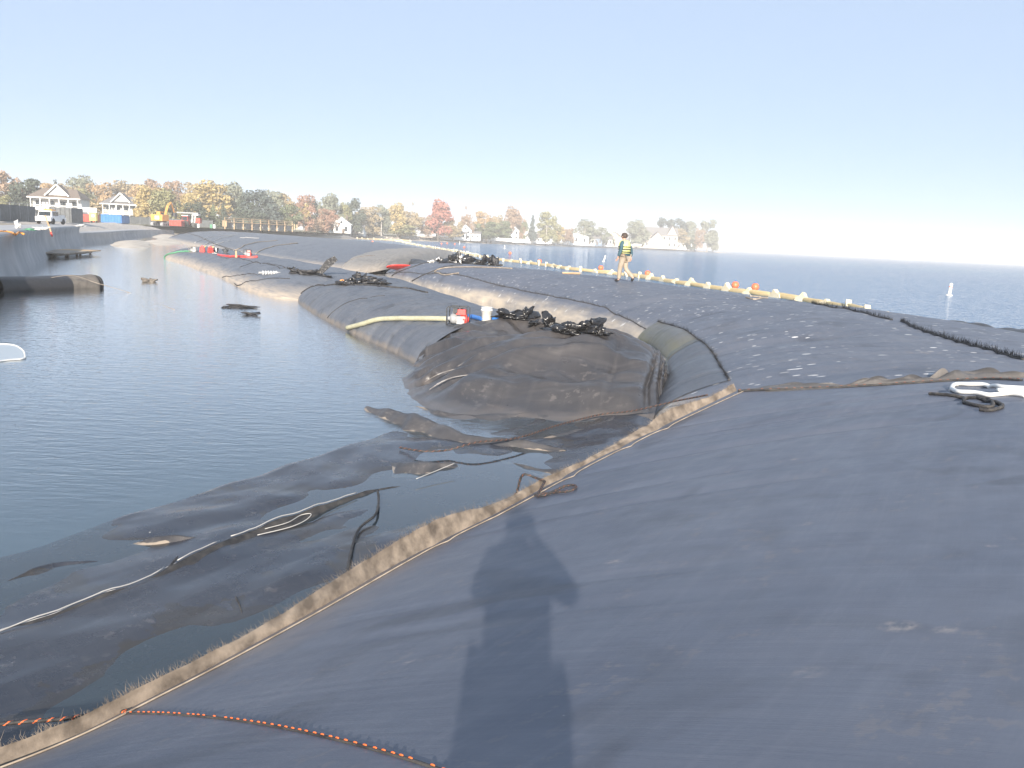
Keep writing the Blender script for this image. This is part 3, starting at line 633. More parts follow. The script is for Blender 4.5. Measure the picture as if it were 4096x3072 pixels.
seam_on(TB, [(3600, 1290), (3660, 1312), (3800, 1352), (3950, 1400), (4100, 1445)], tB, .025, 'seam_dark', .07, 180)
for pix in ([(1645, 1140), (1670, 1115), (1720, 1092), (1790, 1068), (1850, 1060)], [(1565, 1112), (1590, 1090), (1640, 1070), (1720, 1050)]):
    cord('strap', TB.on(pix, 40, .01), .035, 'seam_dark', tB)
cord('pale_hose', TB.on([(1738, 1090), (1755, 1080), (1800, 1072), (1900, 1070), (2050, 1076)], 40, .03), .03, 'beige_cord', tB)
cord('pale_hose', TB.on([(1738, 1092), (1780, 1100), (1835, 1094)], 24, .03), .03, 'beige_cord', tB)
# sandy tube rim and the cords over the far grey tube
for pix in ([(925, 1013), (955, 996), (985, 982), (1030, 970), (1110, 963)], [(1022, 1020), (1045, 1004), (1075, 990), (1130, 980), (1190, 973)]):
    cord('pale_cord', TD.on(pix, 40, .04), .06, 'beige_cord', tD)
for pix in ([(780, 972), (815, 958), (860, 946), (950, 941)], [(815, 984), (850, 966), (890, 952), (930, 946)], [(835, 985), (880, 972), (930, 962)], [(960, 951), (1035, 953)]):
    cord('white_strap', TD.on(pix, 40, .04), .055, 'white_cord', tD)
cord('seam_ridge', TD.on([(690, 945), (740, 935), (790, 945), (830, 962), (880, 985), (960, 1010)], 60, .0), .09, 'fringe_dark', tD)
cord('seam_ridge', TC.on([(1335, 1085), (1345, 1065), (1400, 1040), (1500, 1022)], 40, .0), .03, 'fringe', tC)
# pond tubes: dark folds over the back of the near one, straps on the far one
cord('back_fold', TG.on([(1175, 1150), (1230, 1143), (1330, 1140), (1450, 1142), (1560, 1150), (1640, 1155), (1710, 1172)], 60, .02), .035, 'seam_dark', tG)
for pix in ([(1305, 1282), (1330, 1250), (1390, 1212), (1460, 1195), (1540, 1185)],): cord('strap', TG.on(pix, 40, .004), .014, 'seam_dark', tG)
for pix in ([(885, 1120), (930, 1105), (1000, 1096), (1090, 1090)], [(925, 1160), (955, 1140), (1010, 1125), (1080, 1118), (1160, 1116)], [(960, 1070), (1030, 1050), (1140, 1070)]): cord('strap', TH.on(pix, 40, .0), .03, 'seam_dark', tH)
cord('seam_ridge', TH.on([(880, 1030), (960, 1035), (1060, 1055), (1140, 1072), (1230, 1090)], 50, .0), .035, 'seam_dark', tH)
# ---------------------------------------------------------------- shore, seawall and the far bank
def gp(u, dist, z=0.):                       # ground point under a photo column, dist metres ahead
    p = far(u, hor(u), dist); return np.array([p[0], p[1], z])
NW = [np.array([-16.5, 8., 0]), np.array([-18.3, 22., 0]), *A((0, 1156, 0), (170, 1043, 0), (336, 982, 0))]
NW = crom(NW, 60); d = np.gradient(NW, axis=0); d[:, 2] = 0; d /= np.linalg.norm(d, axis=1)[:, None]; nw = np.stack([-d[:, 1], d[:, 0], 0*d[:, 0]], 1)   # towards the land
prof = [(0., -1.6), (.05, .0), (.22, .5), (.38, 1.1), (.42, 1.7), (.30, 2.02), (.32, 2.12), (1.2, 2.14), (4.5, 2.12)]
V = np.stack([NW+nw*a+np.array([0, 0, z]) for a, z in prof], 1); V[:, 2:5, 2] += .05*Wav(81, 8, .3, 2)(np.arange(60)*1.0, 0.)[:, None]*0
sw = thing('seawall', 'curved grey concrete seawall along the left of the pond', 'seawall'); gridmesh('wall_face', V, 'wall_concrete', sw)
e = V[-1]; MB().quad(*[tuple(p) for p in e]).build('wall_end', 'concrete', sw)
for i in range(8, 58, 9):
    p = V[i]; b = MB()
    for k in range(1, 6): b.quad(p[k]+d[i]*.03-nw[i]*.03, p[k]-d[i]*.03-nw[i]*.03, p[k+1]-d[i]*.03-nw[i]*.03, p[k+1]+d[i]*.03-nw[i]*.03)
    b.build('joint', 'steel_dark', sw)
SW = crom(np.array([NW[-1]+nw[-1]*.8, *[gp(u, q) for u, q in ((430, 112), (520, 142), (615, 176), (700, 192))]]), 50)
d = np.gradient(SW, axis=0); d[:, 2] = 0; d /= np.linalg.norm(d, axis=1)[:, None]; nn = np.stack([-d[:, 1], d[:, 0], 0*d[:, 0]], 1)
V = np.stack([SW+nn*a+np.array([0, 0, z]) for a, z in ((0, -1.6), (.05, 0), (.3, .7), (.3, 1.15), (.25, 1.3), (1.4, 1.32), (3., 1.3))], 1)
s2 = thing('seawall', 'lower seawall running on behind the taller one toward the machines', 'seawall'); gridmesh('wall_face', V, 'wall_concrete', s2, smooth=False)
nnS = nn.copy()
# worn slope of rubble between the two walls and the works yard
V = np.stack([SW+nn*a+np.array([0, 0, z]) for a, z in ((2.9, 1.28), (4.5, 1.7), (7, 2.1), (12, 2.16))], 1); w = Wav(83, 14, .3, 3); V[:, 1:3, 2] += .12*w(V[:, 1:3, 0], V[:, 1:3, 1])
struct(gridmesh('rubble_bank', V, 'riprap'))
SH = [gp(u, q) for u, q in ((700, 196), (800, 212), (950, 240), (1100, 275), (1370, 335), (1600, 385), (1900, 425), (2100, 470), (2300, 520), (2500, 570), (2700, 620), (2860, 655), (2930, 668))]
SHc = crom(np.array(SH), 220); d = np.gradient(SHc, axis=0); d[:, 2] = 0; d /= np.linalg.norm(d, axis=1)[:, None]; nn = np.stack([-d[:, 1], d[:, 0], 0*d[:, 0]], 1)
tip = np.clip((219-np.arange(220))/26., 0, 1); w = Wav(85, 14, .02, .3)
SHc = SHc + nn*(1.5*w(SHc[:, 0], SHc[:, 1]))[:, None]
def strip(name, profile, mt):
    V = np.stack([SHc+nn*(a*(.15+.85*tip))[:, None]+np.array([0, 0, 1.])*np.where(z > 0, z*(.12+.88*tip), z)[:, None] for a, z in profile], 1); return struct(gridmesh(name, V, mt))
strip('beach', ((-2, -.6), (0, .02), (3, .35), (6, .8)), 'sand')
bank = strip('riprap_bank', ((5.5, .7), (7, 1.2), (8.5, 1.5), (11, 1.65)), 'riprap')
strip('far_lawn', ((10.8, 1.66), (16, 1.80), (40, 1.86), (60, 1.7)), 'lawn')
V = np.stack([NW+nw*4.4+[0, 0, 2.10], NW+nw*60+[0, 0, 2.12], np.stack([np.full(60, -900.), NW[:, 1], np.full(60, 2.12)], 1)], 1); struct(gridmesh('works_yard', V, 'earth', smooth=False))
V = np.stack([SW+nnS*11.6+[0, 0, 2.10], np.stack([np.full(50, -160.), SW[:, 1]+4, np.full(50, 2.12)], 1), np.stack([np.full(50, -900.), SW[:, 1]+4, np.full(50, 2.12)], 1)], 1); struct(gridmesh('works_yard', V, 'earth', smooth=False))
struct(MB().quad((-900, 190, 2.09), (SW[-1][0]-6, 190, 2.09), (SW[-1][0]+15, 250, 2.09), (SW[-1][0]+15, 1100, 2.09), (-900, 1100, 2.09)).build('inland_ground', 'lawn'))
V = np.stack([SHc[:195]+nn[:195]*10.6+[0, 0, 1.70], SHc[:195]+[0, 120, 1.75], SHc[:195]+[0, 420, 1.75]], 1); struct(gridmesh('inland_ground', V, 'lawn', smooth=False))
rr = np.random.default_rng(5); blk = None
for k in range(150):
    i = rr.integers(40, 215); q = SHc[i]+nn[i]*rr.uniform(3, 9)*(.15+.85*tip[i]); s_ = rr.uniform(.5, 1.3)
    if blk is None:
        b = MB().lathe([(.3, -.5), (.55, -.2), (.5, .2), (.25, .5)], n=6); o = b.build('stone', 'riprap', bank); blk = o.data
    else: o = link('stone', blk, None, bank)
    o.location = (q[0], q[1], .9*(.12+.88*tip[i])); o.rotation_euler = (rr.uniform(0, 3), rr.uniform(0, 3), rr.uniform(0, 3)); o.scale = (s_*1.6, s_*1.1, s_*.8)
# pale mud bars and the far pale tube
def mound(name, pix, hgt, mt, label, cat, seed):
    c = crom(A(*[(u, v, 0.) for u, v in pix+[pix[0]]]), 60)[:-1]; ctr = c.mean(0); V = np.zeros((60, 12, 3)); w = Wav(seed, 10, .15, .8)
    for j, q in enumerate(np.linspace(0, 1, 12)):
        V[:59, j] = ctr+(c-ctr)*(1.12*(1-q)+.001); V[:59, j, 2] = -.15+(hgt+.15)*(1-(1-q)**1.6)*1.0 + .16*hgt*w(V[:59, j, 0], V[:59, j, 1])
    V[59] = V[0]
    o = gridmesh(name, V, mt); o['kind'] = 'structure'; return o
mound('mud_bar', [(420, 978), (470, 962), (560, 962), (610, 985), (520, 995)], .5, 'sand', '', '', 1)
mound('mud_bar', [(600, 948), (660, 930), (720, 940), (700, 955), (630, 958)], .5, 'sand', '', '', 2)
mound('mud_bar', [(560, 965), (700, 958), (750, 972), (640, 985)], .3, 'sand', '', '', 3)
LE = np.array([gp(u, q, 0) for u, q in ((900, 212), (1050, 238), (1200, 268), (1370, 305))]); RE = LE+np.array([4, 16, 0])
TE = Pillow(LE, RE, [1.2, 1.5, 1.5, 1.2], e0=.1, e1=.12, seed=33, n=80, m=30, amp=.05)
tE = thing('geotextile_tube', 'pale beige tube lying along the far shore below the timber forms', 'geotextile tube'); TE.mesh('tube_skin', 'geo_sandy', tE)
# lake-side apron tube: low and dark behind the speckled tube
LO = np.array([(15.3, 15, 0), (15.6, 19, 0), (15.0, 25, 0), (13.2, 30, 0), (11.6, 34, 0), (9.5, 39, 0), (5.5, 46, 0), (-.5, 54, 0), (-9, 70, 0), (-20, 95, 0)]); RO = LO+np.array([2.3, 1.2, 0])
TO = Pillow(LO, RO, [.8, .95, .85, .8, .9, .8, .85, .75, .8, .7], e0=.08, e1=.05, seed=35, n=260, m=30, amp=.05)
tO = thing('geotextile_tube', 'low black apron roll on the lake side behind the speckled tube', 'geotextile tube'); TO.mesh('tube_skin', 'black_sheeting', tO)

# ---------------------------------------------------------------- trees
def leaf_cloud(name, blobs, nleaf, size, seed, mt=None):
    r = np.random.default_rng(seed); blobs = np.array(blobs); vol = np.prod(blobs[:, 3:6], axis=1)**(2/3); pick = r.choice(len(blobs), nleaf, p=vol/vol.sum())
    dv = r.normal(size=(nleaf, 3)); dv /= np.linalg.norm(dv, axis=1)[:, None]; rad_ = r.uniform(.55, 1.03, nleaf)**.6
    lump = 1+.18*np.sin(dv[:, 0]*7+pick)*np.sin(dv[:, 1]*6+pick*2)+.12*np.sin(dv[:, 2]*9+pick)
    P = blobs[pick, :3]+dv*blobs[pick, 3:6]*(rad_*lump)[:, None]
    n_ = dv+r.normal(0, .55, (nleaf, 3)); n_ /= np.linalg.norm(n_, axis=1)[:, None]
    a = np.cross(n_, r.normal(size=(nleaf, 3))); a /= np.linalg.norm(a, axis=1)[:, None]; b = np.cross(n_, a)
    s = (size*r.uniform(.5, 1.35, nleaf))[:, None]
    V = np.stack([P-a*s-b*s*.6, P+a*s*.9-b*s*.75, P+a*s*.7+b*s*.8, P-a*s*.8+b*s*.7], 1).reshape(-1, 3)
    me = bpy.data.meshes.new(name); me.from_pydata(V.tolist(), [], np.arange(nleaf*4).reshape(-1, 4).tolist()); me.update(); return me
def trunk_mesh(name, h0, limbs, r0, seed, reach=.3):
    r = random.Random(seed); b = MB(); b.tube([(0, 0, -.05), (.01, 0, h0*.5), (.0, .01, h0), (r.uniform(-.02, .02), 0, h0+.25)], [r0*1.35, r0, r0*.8, r0*.3], 7)
    for k in range(limbs):
        w = 6.283*k/limbs+r.uniform(-.4, .4); z0 = h0*r.uniform(.6, 1.1); rc = reach*r.uniform(.6, 1.1); z1 = z0+r.uniform(.2, .42)
        b.tube([(0, 0, z0), (math.cos(w)*rc*.4, math.sin(w)*rc*.4, z0+(z1-z0)*.5), (math.cos(w)*rc, math.sin(w)*rc, z1)], [r0*.55, r0*.36, r0*.1], 5)
    me = bpy.data.meshes.new(name); me.from_pydata(b.v, [], b.f); me.update(); smooth_obj(me); return me
def blobs_for(kind, seed):
    r = np.random.default_rng(seed); B = []
    if kind == 'round':
        for _ in range(30):
            w = r.uniform(0, 6.28); q = r.uniform(0, 1)**.6; z = r.uniform(.14, .90); rmax = .47*math.sqrt(max(.05, 1-((z-.50)/.46)**2))
            s = r.uniform(.09, .17); B.append((math.cos(w)*rmax*q*.85, math.sin(w)*rmax*q*.85, z, s, s, s*.8))
    elif kind == 'conifer':
        for k in range(22):
            z = .10+.86*k/22; rm = .40*(1-z)+.03; w = r.uniform(0, 6.28); B.append((math.cos(w)*rm*.35, math.sin(w)*rm*.35, z, rm*.75, rm*.75, .05))
    elif kind == 'tall':
        for _ in range(24):
            w = r.uniform(0, 6.28); z = r.uniform(.30, .94); rm = .30*math.sqrt(max(.05, 1-((z-.6)/.42)**2)); s = r.uniform(.07, .13)
            B.append((math.cos(w)*rm*.8, math.sin(w)*rm*.8, z, s, s, s*1.25))
    elif kind == 'bush':
        for _ in range(16):
            w = r.uniform(0, 6.28); q = r.uniform(0, 1)**.5; z = r.uniform(.12, .8); s = r.uniform(.13, .22)
            B.append((math.cos(w)*.36*q*math.sqrt(max(.1, 1-z*z)), math.sin(w)*.36*q*math.sqrt(max(.1, 1-z*z)), z, s, s, s*.8))
    elif kind == 'sparse':
        for _ in range(16):
            w = r.uniform(0, 6.28); q = r.uniform(.3, 1); z = r.uniform(.35, .95); s = r.uniform(.05, .09)
            B.append((math.cos(w)*.38*q, math.sin(w)*.38*q, z, s, s, s))
    return B
CROWN = {}
NL = {'round': 4200, 'conifer': 2200, 'tall': 3000, 'bush': 1700, 'sparse': 500}
for kd, ns in (('round', 4), ('conifer', 1), ('tall', 3), ('bush', 2), ('sparse', 2)):
    for k in range(ns):
        CROWN[kd, k] = leaf_cloud('crown', blobs_for(kd, 100+k*7+len(kd)), NL[kd], {'conifer': .022, 'sparse': .016}.get(kd, .021 if kd != 'bush' else .03), 200+k+len(kd)*10)
TRUNK = {'round': trunk_mesh('trunk', .30, 6, .020, 1), 'conifer': trunk_mesh('trunk', .5, 0, .018, 2), 'tall': trunk_mesh('trunk', .36, 6, .016, 3, .2), 'bush': trunk_mesh('trunk', .2, 7, .022, 4), 'sparse': trunk_mesh('trunk', .34, 13, .014, 5, .36)}
ti = [0]; MC = {}
def tree(u, vtop, dist, wpx, kind, leaf, label, zb=1.8, name=None, bark='bark'):
    ti[0] += 1; p = gp(u, dist, zb); h = far(u, vtop, dist)[2]-zb; wd = wpx*(1.22 if kind in ('round', 'bush') else 1.1)/F*dist
    t = thing(name or {'conifer': 'conifer_tree', 'bush': 'shrub', 'sparse': 'bare_tree'}.get(kind, 'broadleaf_tree'), label, 'shrub' if kind == 'bush' else 'tree', p, ti[0]*2.4, 'trees along the shore')
    key = (kind, ti[0] % {'round': 4, 'conifer': 1, 'tall': 3, 'bush': 2, 'sparse': 2}[kind], leaf)
    if key not in MC:
        me = CROWN[key[:2]].copy(); me.materials.clear(); me.materials.append(M[leaf]); MC[key] = me
    tk = (kind, bark)
    if tk not in MC:
        me = TRUNK[kind].copy(); me.materials.append(M[bark]); MC[tk] = me
    for nm, me in (('trunk', MC[tk]), ('crown', MC[key])):
        o = link(nm, me, None, t); o.scale = (wd/.94 if kind != 'tall' else wd/.66, wd/.94 if kind != 'tall' else wd/.66, h*1.02)
    return t
TR = [  # photo column, top row, metres, crown width in photo pixels, kind, leaf colour, label
 (30, 690, 235, 130, 'round', 'leaf_brown', 'brown topped tree at the left end of the woods above the fence'),
 (105, 712, 225, 150, 'round', 'leaf_dark', 'big dark green tree left of the first veranda house'),
 (12, 782, 200, 80, 'round', 'leaf_olive', 'small olive tree just above the screened fence'),
 (50, 815, 190, 120, 'bush', 'leaf_dark', 'dark shrub behind the screened fence'),
 (180, 735, 262, 120, 'round', 'leaf_orange', 'tan orange tree behind the roof of the first veranda house'),
 (228, 712, 290, 70, 'conifer', 'leaf_conifer', 'dark conifer tip rising behind the first veranda house'),
 (275, 740, 285, 110, 'round', 'leaf_tan', 'tan tree right of the dark conifer tip'),
 (340, 708, 300, 120, 'round', 'leaf_grey', 'tall grey green tree between the two veranda houses'),
 (330, 760, 265, 120, 'round', 'leaf_olive', 'olive yellow tree just right of the first veranda house'),
 (385, 790, 240, 110, 'bush', 'leaf_tan', 'low tan tree in the gap between the veranda houses'),
 (410, 732, 300, 130, 'round', 'leaf_orange', 'orange tree left of the second veranda house roof'),
 (490, 728, 310, 140, 'round', 'leaf_tan', 'wide tan tree above the second veranda house'),
 (560, 742, 290, 130, 'round', 'leaf_orange', 'amber tree over the right end of the second veranda house'),
 (625, 716, 300, 110, 'round', 'leaf_brown', 'brown crowned tree, highest right of the second veranda house'),
 (590, 745, 235, 120, 'round', 'leaf_yellow', 'yellow tree beside the stair deck of the second veranda house'),
 (665, 760, 228, 120, 'round', 'leaf_olive', 'yellow green tree directly behind the excavator'),
 (700, 730, 285, 110, 'round', 'leaf_brown', 'brown tree right of the excavator boom'),
 (745, 770, 245, 90, 'round', 'leaf_yellow', 'yellow tree left of the white lift machine'),
 (790, 810, 232, 90, 'round', 'leaf_dark', 'dark green tree behind the white lift machine'),
 (835, 728, 275, 170, 'round', 'leaf_yellow', 'largest golden tree in the middle of the woods'),
 (770, 735, 300, 100, 'round', 'leaf_tan', 'tan tree on the left shoulder of the largest golden tree'),
 (855, 815, 240, 70, 'conifer', 'leaf_green', 'light green conifer in front of the largest golden tree'),
 (893, 812, 242, 60, 'conifer', 'leaf_dark', 'slim dark conifer in front of the largest golden tree'),
 (940, 735, 290, 110, 'round', 'leaf_grey', 'grey green tree right of the largest golden tree'),
 (905, 830, 246, 60, 'bush', 'leaf_orange', 'orange shrub beside the slim dark conifer'),
 (985, 770, 262, 110, 'round', 'leaf_dark', 'dark tree on the left side of the blue green giant'),
 (1045, 762, 262, 140, 'round', 'leaf_conifer', 'blue green giant tree behind the timber forms'),
 (1010, 830, 255, 110, 'bush', 'leaf_dark', 'dark undergrowth beneath the blue green giant tree'),
 (1090, 765, 300, 90, 'round', 'leaf_grey', 'pale green tree behind the blue green giant'),
 (1135, 772, 305, 110, 'round', 'leaf_tan', 'tan green tree right of the blue green giant'),
 (1150, 820, 278, 110, 'round', 'leaf_green', 'mid green tree above the right end of the timber forms'),
 (1120, 865, 272, 90, 'bush', 'leaf_olive', 'olive shrub right behind the timber forms'),
 (1222, 783, 305, 80, 'round', 'leaf_rust', 'pinkish red crown above the half bare yellow tree'),
 (1213, 815, 283, 90, 'sparse', 'leaf_yellow', 'half bare yellow tree with pale limbs at the end of the timber forms'),
 (1262, 800, 310, 80, 'round', 'leaf_grey', 'grey tree right of the pinkish crown'),
 (1322, 780, 330, 110, 'round', 'leaf_grey', 'tall sage green tree left of the white cottage'),
 (1310, 838, 300, 80, 'round', 'leaf_rust', 'small red tree left of the white cottage'),
 (1270, 860, 298, 70, 'bush', 'leaf_brown', 'brown shrub beside the small red tree'),
 (1408, 796, 345, 90, 'round', 'leaf_dark', 'dark green tree rising behind the white cottage'),
 (1372, 815, 340, 70, 'round', 'leaf_olive', 'olive tree left of the white cottage gable'),
 (1475, 828, 370, 95, 'round', 'leaf_tan', 'tan tree right of the white cottage'),
 (1450, 872, 352, 70, 'bush', 'leaf_tan', 'tan shrub at the right of the white cottage'),
 (1530, 822, 385, 75, 'round', 'leaf_grey', 'grey green tree behind the tall lone pole'),
 (1590, 816, 390, 100, 'round', 'leaf_yellow', 'golden tree right of the tall lone pole'),
 (1640, 848, 392, 90, 'round', 'leaf_tan', 'tan tree left of the brick red maple'),
 (1600, 885, 388, 130, 'bush', 'leaf_olive', 'olive bushes on the bank below the golden tree'),
 (1648, 808, 410, 50, 'sparse', 'leaf_tan', 'bare grey tree left of the red maple'),
 (1752, 803, 400, 105, 'round', 'leaf_red', 'bright red maple standing out above the shore'),
 (1700, 868, 400, 70, 'round', 'leaf_brown', 'brown tree at the left foot of the red maple'),
 (1812, 872, 405, 80, 'round', 'leaf_tan', 'small tan tree in front of the red maple'),
 (1865, 822, 430, 55, 'sparse', 'leaf_brown', 'bare tree right of the red maple'),
 (1868, 862, 425, 60, 'round', 'leaf_brown', 'brownish tree below the bare crown by the gabled house'),
 (1930, 848, 440, 75, 'round', 'leaf_orange', 'orange tree above the small red shed'),
 (1945, 885, 432, 110, 'round', 'leaf_green', 'green tree right of the small red shed'),
 (1985, 862, 450, 60, 'round', 'leaf_tan', 'tan tree behind the long white wall'),
 (2040, 830, 460, 75, 'round', 'leaf_brown', 'tall russet tree behind the twin poles'),
 (2010, 885, 445, 70, 'round', 'leaf_green', 'green tree left of the twin poles'),
 (2082, 858, 470, 50, 'round', 'leaf_brown', 'narrow russet tree above the white turret house'),
 (2128, 856, 465, 50, 'conifer', 'leaf_conifer', 'blue green conifer between the turret house and the bungalow'),
 (2095, 890, 470, 50, 'round', 'leaf_green', 'green tree just left of the blue green conifer'),
 (2190, 850, 485, 85, 'round', 'leaf_olive', 'wide pale green tree right of the blue green conifer'),
 (2232, 906, 490, 60, 'round', 'leaf_yellow', 'yellow tree left of the white garage'),
 (2272, 914, 500, 55, 'round', 'leaf_brown', 'brown tree behind the white garage'),
 (2335, 880, 515, 85, 'round', 'leaf_grey', 'tall grey tree right of the white garage'),
 (2395, 910, 530, 70, 'round', 'leaf_grey', 'grey tree above the blue cottage'),
 (2436, 930, 540, 45, 'round', 'leaf_green', 'small green tree left of the walking man'),
 (2476, 916, 545, 30, 'sparse', 'leaf_tan', 'thin bare tree just left of the walking man'),
 (2546, 882, 570, 85, 'round', 'leaf_grey', 'round willow grey tree above the large gabled house'),
 (2610, 922, 590, 60, 'round', 'leaf_tan', 'tan tree behind the large gabled house roof'),
 (2655, 874, 615, 70, 'tall', 'leaf_conifer', 'left dark poplar of the clump on the point'),
 (2700, 878, 618, 70, 'tall', 'leaf_conifer', 'middle dark poplar of the clump on the point'),
 (2745, 884, 622, 60, 'tall', 'leaf_grey', 'right poplar of the clump on the point'),
 (2700, 914, 605, 95, 'round', 'leaf_tan', 'tan willow in front of the poplar clump'),
 (2745, 950, 612, 60, 'bush', 'leaf_dark', 'dark shrub beneath the poplar clump'),
 (2788, 915, 632, 50, 'round', 'leaf_brown', 'russet tree between the poplars and the last tall tree'),
 (2828, 880, 640, 70, 'tall', 'leaf_grey', 'last tall grey green tree on the point'),
 (2852, 930, 644, 45, 'round', 'leaf_grey', 'lowest tree at the very tip of the point'),
]
for r_ in TR:
    tree(*r_, zb=2.05 if r_[0] < 1180 else (1.0 if r_[0] > 2740 else 1.7), bark='bark_pale' if r_[4] == 'sparse' or r_[0] > 2740 else 'bark')
# ---------------------------------------------------------------- houses
def win(parent, x, y, z, w, h, fm='trim_white'):      # a window in a wall facing -y
    f = MB().box((x, y, z), (w+.24, .10, h+.24)).build('window', fm, parent)
    MB().box((x, y-.045, z), (w, .06, h)).build('pane', 'pane', f)
def gable_roof(b, w, d, z0, rise, over=.4, axis='x', cx=0, cy=0, th=.18):
    if axis == 'x':     # ridge along x
        o = [(-d/2-over, 0), (0, rise+over*rise/(d/2)), (d/2+over, 0), (d/2+over, th), (0, rise+over*rise/(d/2)+th), (-d/2-over, th)]
        b.prism(o, w+2*over, Matrix.Rotation(rad(90), 3, 'Z'), (cx, cy, z0-over*.3))
    else:
        o = [(-w/2-over, 0), (0, rise+over*rise/(w/2)), (w/2+over, 0), (w/2+over, th), (0, rise+over*rise/(w/2)+th), (-w/2-over, th)]
        b.prism(o, d+2*over, None, (cx, cy, z0-over*.3))
    return b
def cottage(u, dist, w, d, hw, rise, wall, roof, label, axis='x', rz=0., zb=1.75, wins=3, rows=1, door=True, wing=None, name='house', chimney=False):
    t = thing(name, label, 'house', gp(u, dist, zb), rz)
    b = MB().box((0, 0, hw/2-.3), (w, d, hw+.6))
    if axis == 'x': b.prism([(-d/2, hw), (0, hw+rise), (d/2, hw)], w, Matrix.Rotation(rad(90), 3, 'Z'))
    else: b.prism([(-w/2, hw), (0, hw+rise), (w/2, hw)], d)
    b.build('wall', wall, t)
    ro = gable_roof(MB(), w, d, hw, rise, .4, axis).build('roof', roof, t)
    if chimney: MB().box((w*.25, d*.1, hw+rise*.9), (.7, .7, rise*1.1)).build('chimney', 'siding_brown', ro)
    for r in range(rows):
        for k in range(wins):
            win(t, -w/2+w*(k+.5)/wins, -d/2-.03, (r+.55)*hw/rows, min(1.1, w/wins*.5), hw/rows*.5)
    if axis == 'y': win(t, 0, -d/2-.03, hw+rise*.35, .9, .9)
    if door:
        dr = MB().box((w*.02+.6, -d/2-.05, 1.0), (.95, .12, 2.0)).build('door', 'siding_brown', t); MB().box((w*.02+.95, -d/2-.14, 1.0), (.08, .06, .08)).build('handle', 'steel_grey', dr)
    if wing:
        wx, ww, wh, wr, wax = wing; q = MB().box((wx, -.8, wh/2-.3), (ww, d*.8, wh+.6))
        if wax == 'y': q.prism([(-ww/2, wh), (0, wh+wr), (ww/2, wh)], d*.8, None, (wx, -.8, 0))
        q.build('wing', wall, t); gable_roof(MB(), ww, d*.8, wh, wr, .35, wax, wx, -.8).build('wing_roof', roof, t)
        for k in (-.25, .25): win(t, wx+ww*k, -.8-d*.4-.03, wh*.55, .8, 1.1)
    return t
def veranda_house(u, dist, w, d, label, wall, roof, rz, dormer_x, zb=2.1, stairs=True):
    t = thing('veranda_house', label, 'house', gp(u, dist, zb), rz)
    MB().box((0, 0, 2.6), (w, d, 5.8)).build('wall', wall, t)
    b = MB(); ov = .6; yf = -d/2-2.2
    n = len(b.v); zt = 5.4
    b.v += [(-w/2-ov, yf-.3, zt), (w/2+ov, yf-.3, zt), (w/2+ov, d/2+ov, zt), (-w/2-ov, d/2+ov, zt), (-w/2+1.6, -.6, zt+2.3), (w/2-1.6, -.6, zt+2.3)]
    b.f += [(n, n+1, n+5, n+4), (n+1, n+2, n+5), (n+2, n+3, n+4, n+5), (n+3, n, n+4), (n, n+3, n+2, n+1)]
    ro = b.build('roof', roof, t)
    dw = 4.6; g_ = MB().prism([(-dw/2, zt+.6), (0, zt+2.9), (dw/2, zt+.6)], 3.2, None, (dormer_x, yf+2.2, 0)).build('gable', wall, t)
    for sg in (-1, 1):
        dv = Vector((dw/2+.35, 0, 2.62)); a = math.atan2(2.62, dw/2+.35); L = dv.length
        MB().box((dormer_x+sg*(dw/4+.17), yf+2.0, zt+1.78), (L, 3.9, .16), M=Matrix.Rotation(sg*a, 3, 'Y')).build('gable_roof', roof, t)
        MB().box((dormer_x+sg*(dw/4+.17), yf+.02, zt+1.74), (L, .12, .30), M=Matrix.Rotation(sg*a, 3, 'Y')).build('barge_board', 'trim_white', t)
    MB().box((0, -d/2-1.1, 2.55), (w, 2.2, .22)).build('balcony_floor', 'trim_white', t)
    MB().box((0, yf-.25, zt-.12), (w+1.0, .14, .26)).build('fascia', 'trim_white', t)
    npost = 6
    for k in range(npost):
        x = -w/2+.2+(w-.4)*k/(npost-1); MB().box((x, yf+.15, 2.7), (.22, .22, 5.4)).build('post', 'trim_white', t)
    for z in (2.95, 3.6): MB().box((0, yf+.15, z), (w-.3, .07, .09)).build('rail', 'trim_white', t)
    b = MB()
    for k in range(44): b.box((-w/2+.3+(w-.6)*k/43, yf+.15, 3.27), (.06, .05, .62))
    o = b.build('balusters', 'trim_white', t); o['kind'] = 'stuff'
    for z in (1.2, 3.9):
        for k in range(4): win(t, -w/2+w*(k+.5)/4, -d/2-.03, z, 1.3, 1.5)
    if stairs:
        MB().box((w/2+2.0, -d/2-1.1, 2.5), (4.0, 2.2, .2)).build('side_deck', 'trim_white', t)
        for k in (0, 1, 2): MB().box((w/2+.4+1.7*k, yf+.15, 1.75), (.2, .2, 3.5)).build('post', 'trim_white', t)
        MB().box((w/2+2.0, yf+.15, 3.45), (4.0, .08, .1)).build('rail', 'trim_white', t)
        MB().box((w/2+2.0, yf+.15, 3.0), (4.0, .06, .5)).build('rail_panel', 'trim_white', t)
    return t
veranda_house(250, 205, 10.6, 7, 'white two storey veranda house with brown hip roof at the left', 'siding_white', 'shingle_brown', rad(12), 0.6)
veranda_house(505, 245, 9.4, 7, 'grey two storey veranda house with grey gable roof behind the blue skip', 'siding_grey', 'shingle_grey', rad(8), .3)
cottage(1368, 330, 7, 7, 3.6, 2.6, 'siding_white', 'siding_white', 'white cottage with steep gables among the trees', 'y', rad(8), wins=2, wing=(-4.4, 4, 2.6, 1.0, 'x'), chimney=True)
cottage(1425, 348, 7, 6, 2.6, 1.2, 'siding_white', 'shingle_grey', 'low white porch house right of the white cottage', 'x', wins=4)
cottage(1722, 412, 9, 8, 4.2, 2.6, 'siding_brown', 'shingle_brown', 'dark brown house in the shade of the red maple', 'y', rad(5), wins=3, rows=2)
